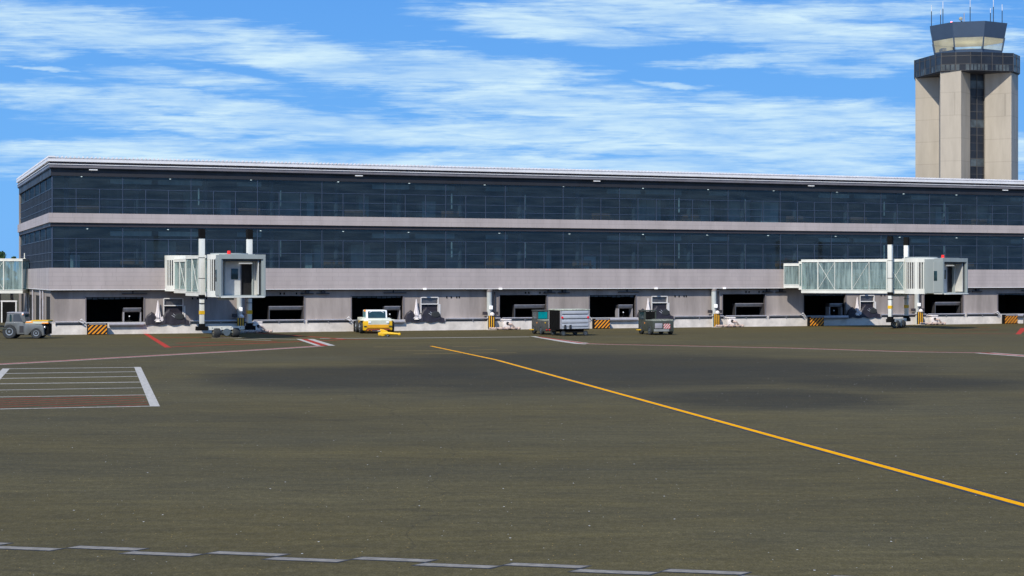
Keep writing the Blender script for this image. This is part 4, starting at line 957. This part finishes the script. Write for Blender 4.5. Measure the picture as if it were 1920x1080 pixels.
cb = nd(nt, 'ShaderNodeCombineXYZ'); lk(U, cb.inputs[0]); lk(V, cb.inputs[1])
def wn(scale, det, sx, sy, rot=0, rough=.6, src=None, dist=0):
    mp = nd(nt, 'ShaderNodeMapping'); mp.inputs['Scale'].default_value = (sx, sy, 1); mp.inputs['Rotation'].default_value = (0, 0, R(rot)); lk(src or cb.outputs[0], mp.inputs[0])
    n = nd(nt, 'ShaderNodeTexNoise', i_Scale=scale, i_Detail=det, i_Roughness=rough, i_Distortion=dist); lk(mp.outputs[0], n.inputs['Vector']); return n
wz = wn(1.0, 5, .45, 1.6, 0, .6)
off = nd(nt, 'ShaderNodeVectorMath', operation='MULTIPLY_ADD'); 
sbw = nd(nt, 'ShaderNodeVectorMath', operation='SUBTRACT'); lk(wz.outputs['Color'], sbw.inputs[0]); sbw.inputs[1].default_value = (.5, .5, .5)
lk(sbw.outputs[0], off.inputs[0]); off.inputs[1].default_value = (2.6, .55, 0); lk(cb.outputs[0], off.inputs[2])
sp2 = nd(nt, 'ShaderNodeSeparateXYZ'); lk(off.outputs[0], sp2.inputs[0])
cl = None
for (cx, cy, rx, ry, an, wt) in ((1.6, .50, 3.6, .42, 8, 1), (5.6, 1.05, 3.3, .42, 11, 1), (9.0, 1.40, 2.9, .42, 8, 1), (.5, .88, 1.0, .25, 0, .6), (10.2, .45, 2.2, .34, 6, 1.1), (13.6, .40, 4.2, .42, 7, 1.1), (16, .2, 3, .2, 0, .7),
        (14.0, 1.16, 1.5, .14, -4, .8), (15.6, 1.30, 1.1, .15, 0, .8), (1.3, 1.85, 2.6, .24, 5, .95), (3.9, 2.0, 2.5, .26, 9, .95), (3.4, 1.5, 1.6, .16, 5, .7), (10.2, 1.9, 3.2, .28, 4, 1.0), (11.8, 2.2, 4.8, .36, 6, .95),
        (15.2, 2.2, 3.3, .36, 4, .95), (5.0, 2.42, 3.9, .24, 3, 1), (9.2, 2.55, 6.2, .32, 3, 1), (14.4, 2.75, 5, .34, 3, 1), (2.0, 2.85, 4.0, .28, 0, .9), (12.7, 1.62, .7, .06, 4, .9), (9.6, 3.15, 12, .30, 0, .9), (.8, 1.30, .6, .05, 6, .8), (18.6, .9, 1, .3, 0, .7), (17.0, 1.15, .8, .1, 0, .7), (18.8, 2.9, 1.5, .5, 0, .8)):
    ca_, sa_ = math.cos(R(an)), math.sin(R(an))
    dx = mth('ADD', sp2.outputs[0], -cx); dy = mth('ADD', sp2.outputs[1], -cy)
    a = mth('MULTIPLY_ADD', dx, ca_/rx, mth('MULTIPLY', dy, sa_/rx)); b = mth('MULTIPLY_ADD', dx, -sa_/ry, mth('MULTIPLY', dy, ca_/ry))
    r2 = mth('MULTIPLY_ADD', a, a, mth('MULTIPLY', b, b)); e = mth('MULTIPLY', mth('SUBTRACT', 1.0, r2), wt)
    cl = e if cl is None else mth('MAXIMUM', cl, e)
cl = mth('MAXIMUM', cl, -1.2)
# elsewhere in the sky: streaks of the same cirrus
gen = mth('MULTIPLY_ADD', wn(1.0, 4, .12, .5, -8).outputs['Fac'], 4.0, -2.1)
far_ = mth('MULTIPLY', mth('ADD', mth('ABSOLUTE', mth('ADD', U, -9.6)), -9.8), 1.0, clamp=True)
up_ = mth('MULTIPLY', V, -1.2, clamp=True)
sel = mth('MAXIMUM', far_, up_)
cmix = nd(nt, 'ShaderNodeMix', data_type='FLOAT'); lk(sel, cmix.inputs[0]); lk(cl, cmix.inputs[2]); lk(gen, cmix.inputs[3])
fine = wn(1.0, 8, .55, 4.2, -5, .62, dist=.4).outputs['Fac']
fine2 = wn(2.6, 7, .5, 5.5, -4, .65).outputs['Fac']
fine3 = wn(3.2, 9, .22, 6.5, 7, .7, dist=.6).outputs['Fac']
dens = mth('ADD', mth('MULTIPLY', cmix.outputs[0], .85), mth('ADD', mth('MULTIPLY_ADD', fine, 2.6, -1.3), mth('ADD', mth('MULTIPLY_ADD', fine2, 1.5, -.75), mth('MULTIPLY_ADD', fine3, 1.3, -.65))))
dr0 = nd(nt, 'ShaderNodeMapRange', interpolation_type='SMOOTHSTEP', i_From_Min=-.5, i_From_Max=1.1, i_To_Min=0, i_To_Max=1.0); lk(dens, dr0.inputs[0])
veil = nd(nt, 'ShaderNodeMapRange', i_From_Min=.32, i_From_Max=.68, i_To_Min=.42, i_To_Max=1.12); lk(wn(1.0, 7, .38, 2.6, 6, .6, dist=.5).outputs['Fac'], veil.inputs[0])
drm = mth('MULTIPLY', dr0.outputs[0], veil.outputs[0])
dr = nd(nt, 'ShaderNodeMath', operation='MULTIPLY', use_clamp=True); lk(drm, dr.inputs[0]); dr.inputs[1].default_value = .97
gr = nd(nt, 'ShaderNodeMapRange', interpolation_type='SMOOTHSTEP', i_From_Min=0, i_From_Max=.36); lk(sp.outputs[2], gr.inputs[0])
grc = nd(nt, 'ShaderNodeMix', data_type='RGBA'); lk(gr.outputs[0], grc.inputs['Factor']); grc.inputs[6].default_value = (1.55, 4.6, 9.6, 1); grc.inputs[7].default_value = (.55, 2.5, 7.8, 1)
tint = nd(nt, 'ShaderNodeMix', data_type='RGBA'); tint.inputs['Factor'].default_value = .94; lk(sky.outputs[0], tint.inputs[6]); lk(grc.outputs[2], tint.inputs[7])
mixc = nd(nt, 'ShaderNodeMix', data_type='RGBA'); lk(dr.outputs[0], mixc.inputs['Factor']); lk(tint.outputs[2], mixc.inputs[6]); mixc.inputs[7].default_value = (6.6, 8.7, 9.9, 1)
lk(mixc.outputs[2], bg.inputs['Color'])
sun = bpy.data.lights.new('sun', 'SUN'); sun.energy = 4.7; sun.angle = R(.5); sun.color = (1, .94, .83)
so = bpy.data.objects.new('sun', sun); COL.objects.link(so); so.rotation_euler = sd.to_track_quat('Z', 'Y').to_euler()
cam = bpy.data.cameras.new('camera'); co = bpy.data.objects.new('camera', cam); COL.objects.link(co); scn.camera = co
co.location = (0, 0, EYE); co.rotation_euler = (R(90), 0, 0)
cam.sensor_width = 36; cam.lens = F/1920*36; cam.shift_y = -(540-HZ)/1920; cam.clip_end = 6000; cam.clip_start = .5
scn.view_settings.view_transform = 'Standard'; scn.view_settings.look = 'None'; scn.view_settings.exposure = 0; scn.view_settings.gamma = 1
scn.cycles.transparent_max_bounces = 16
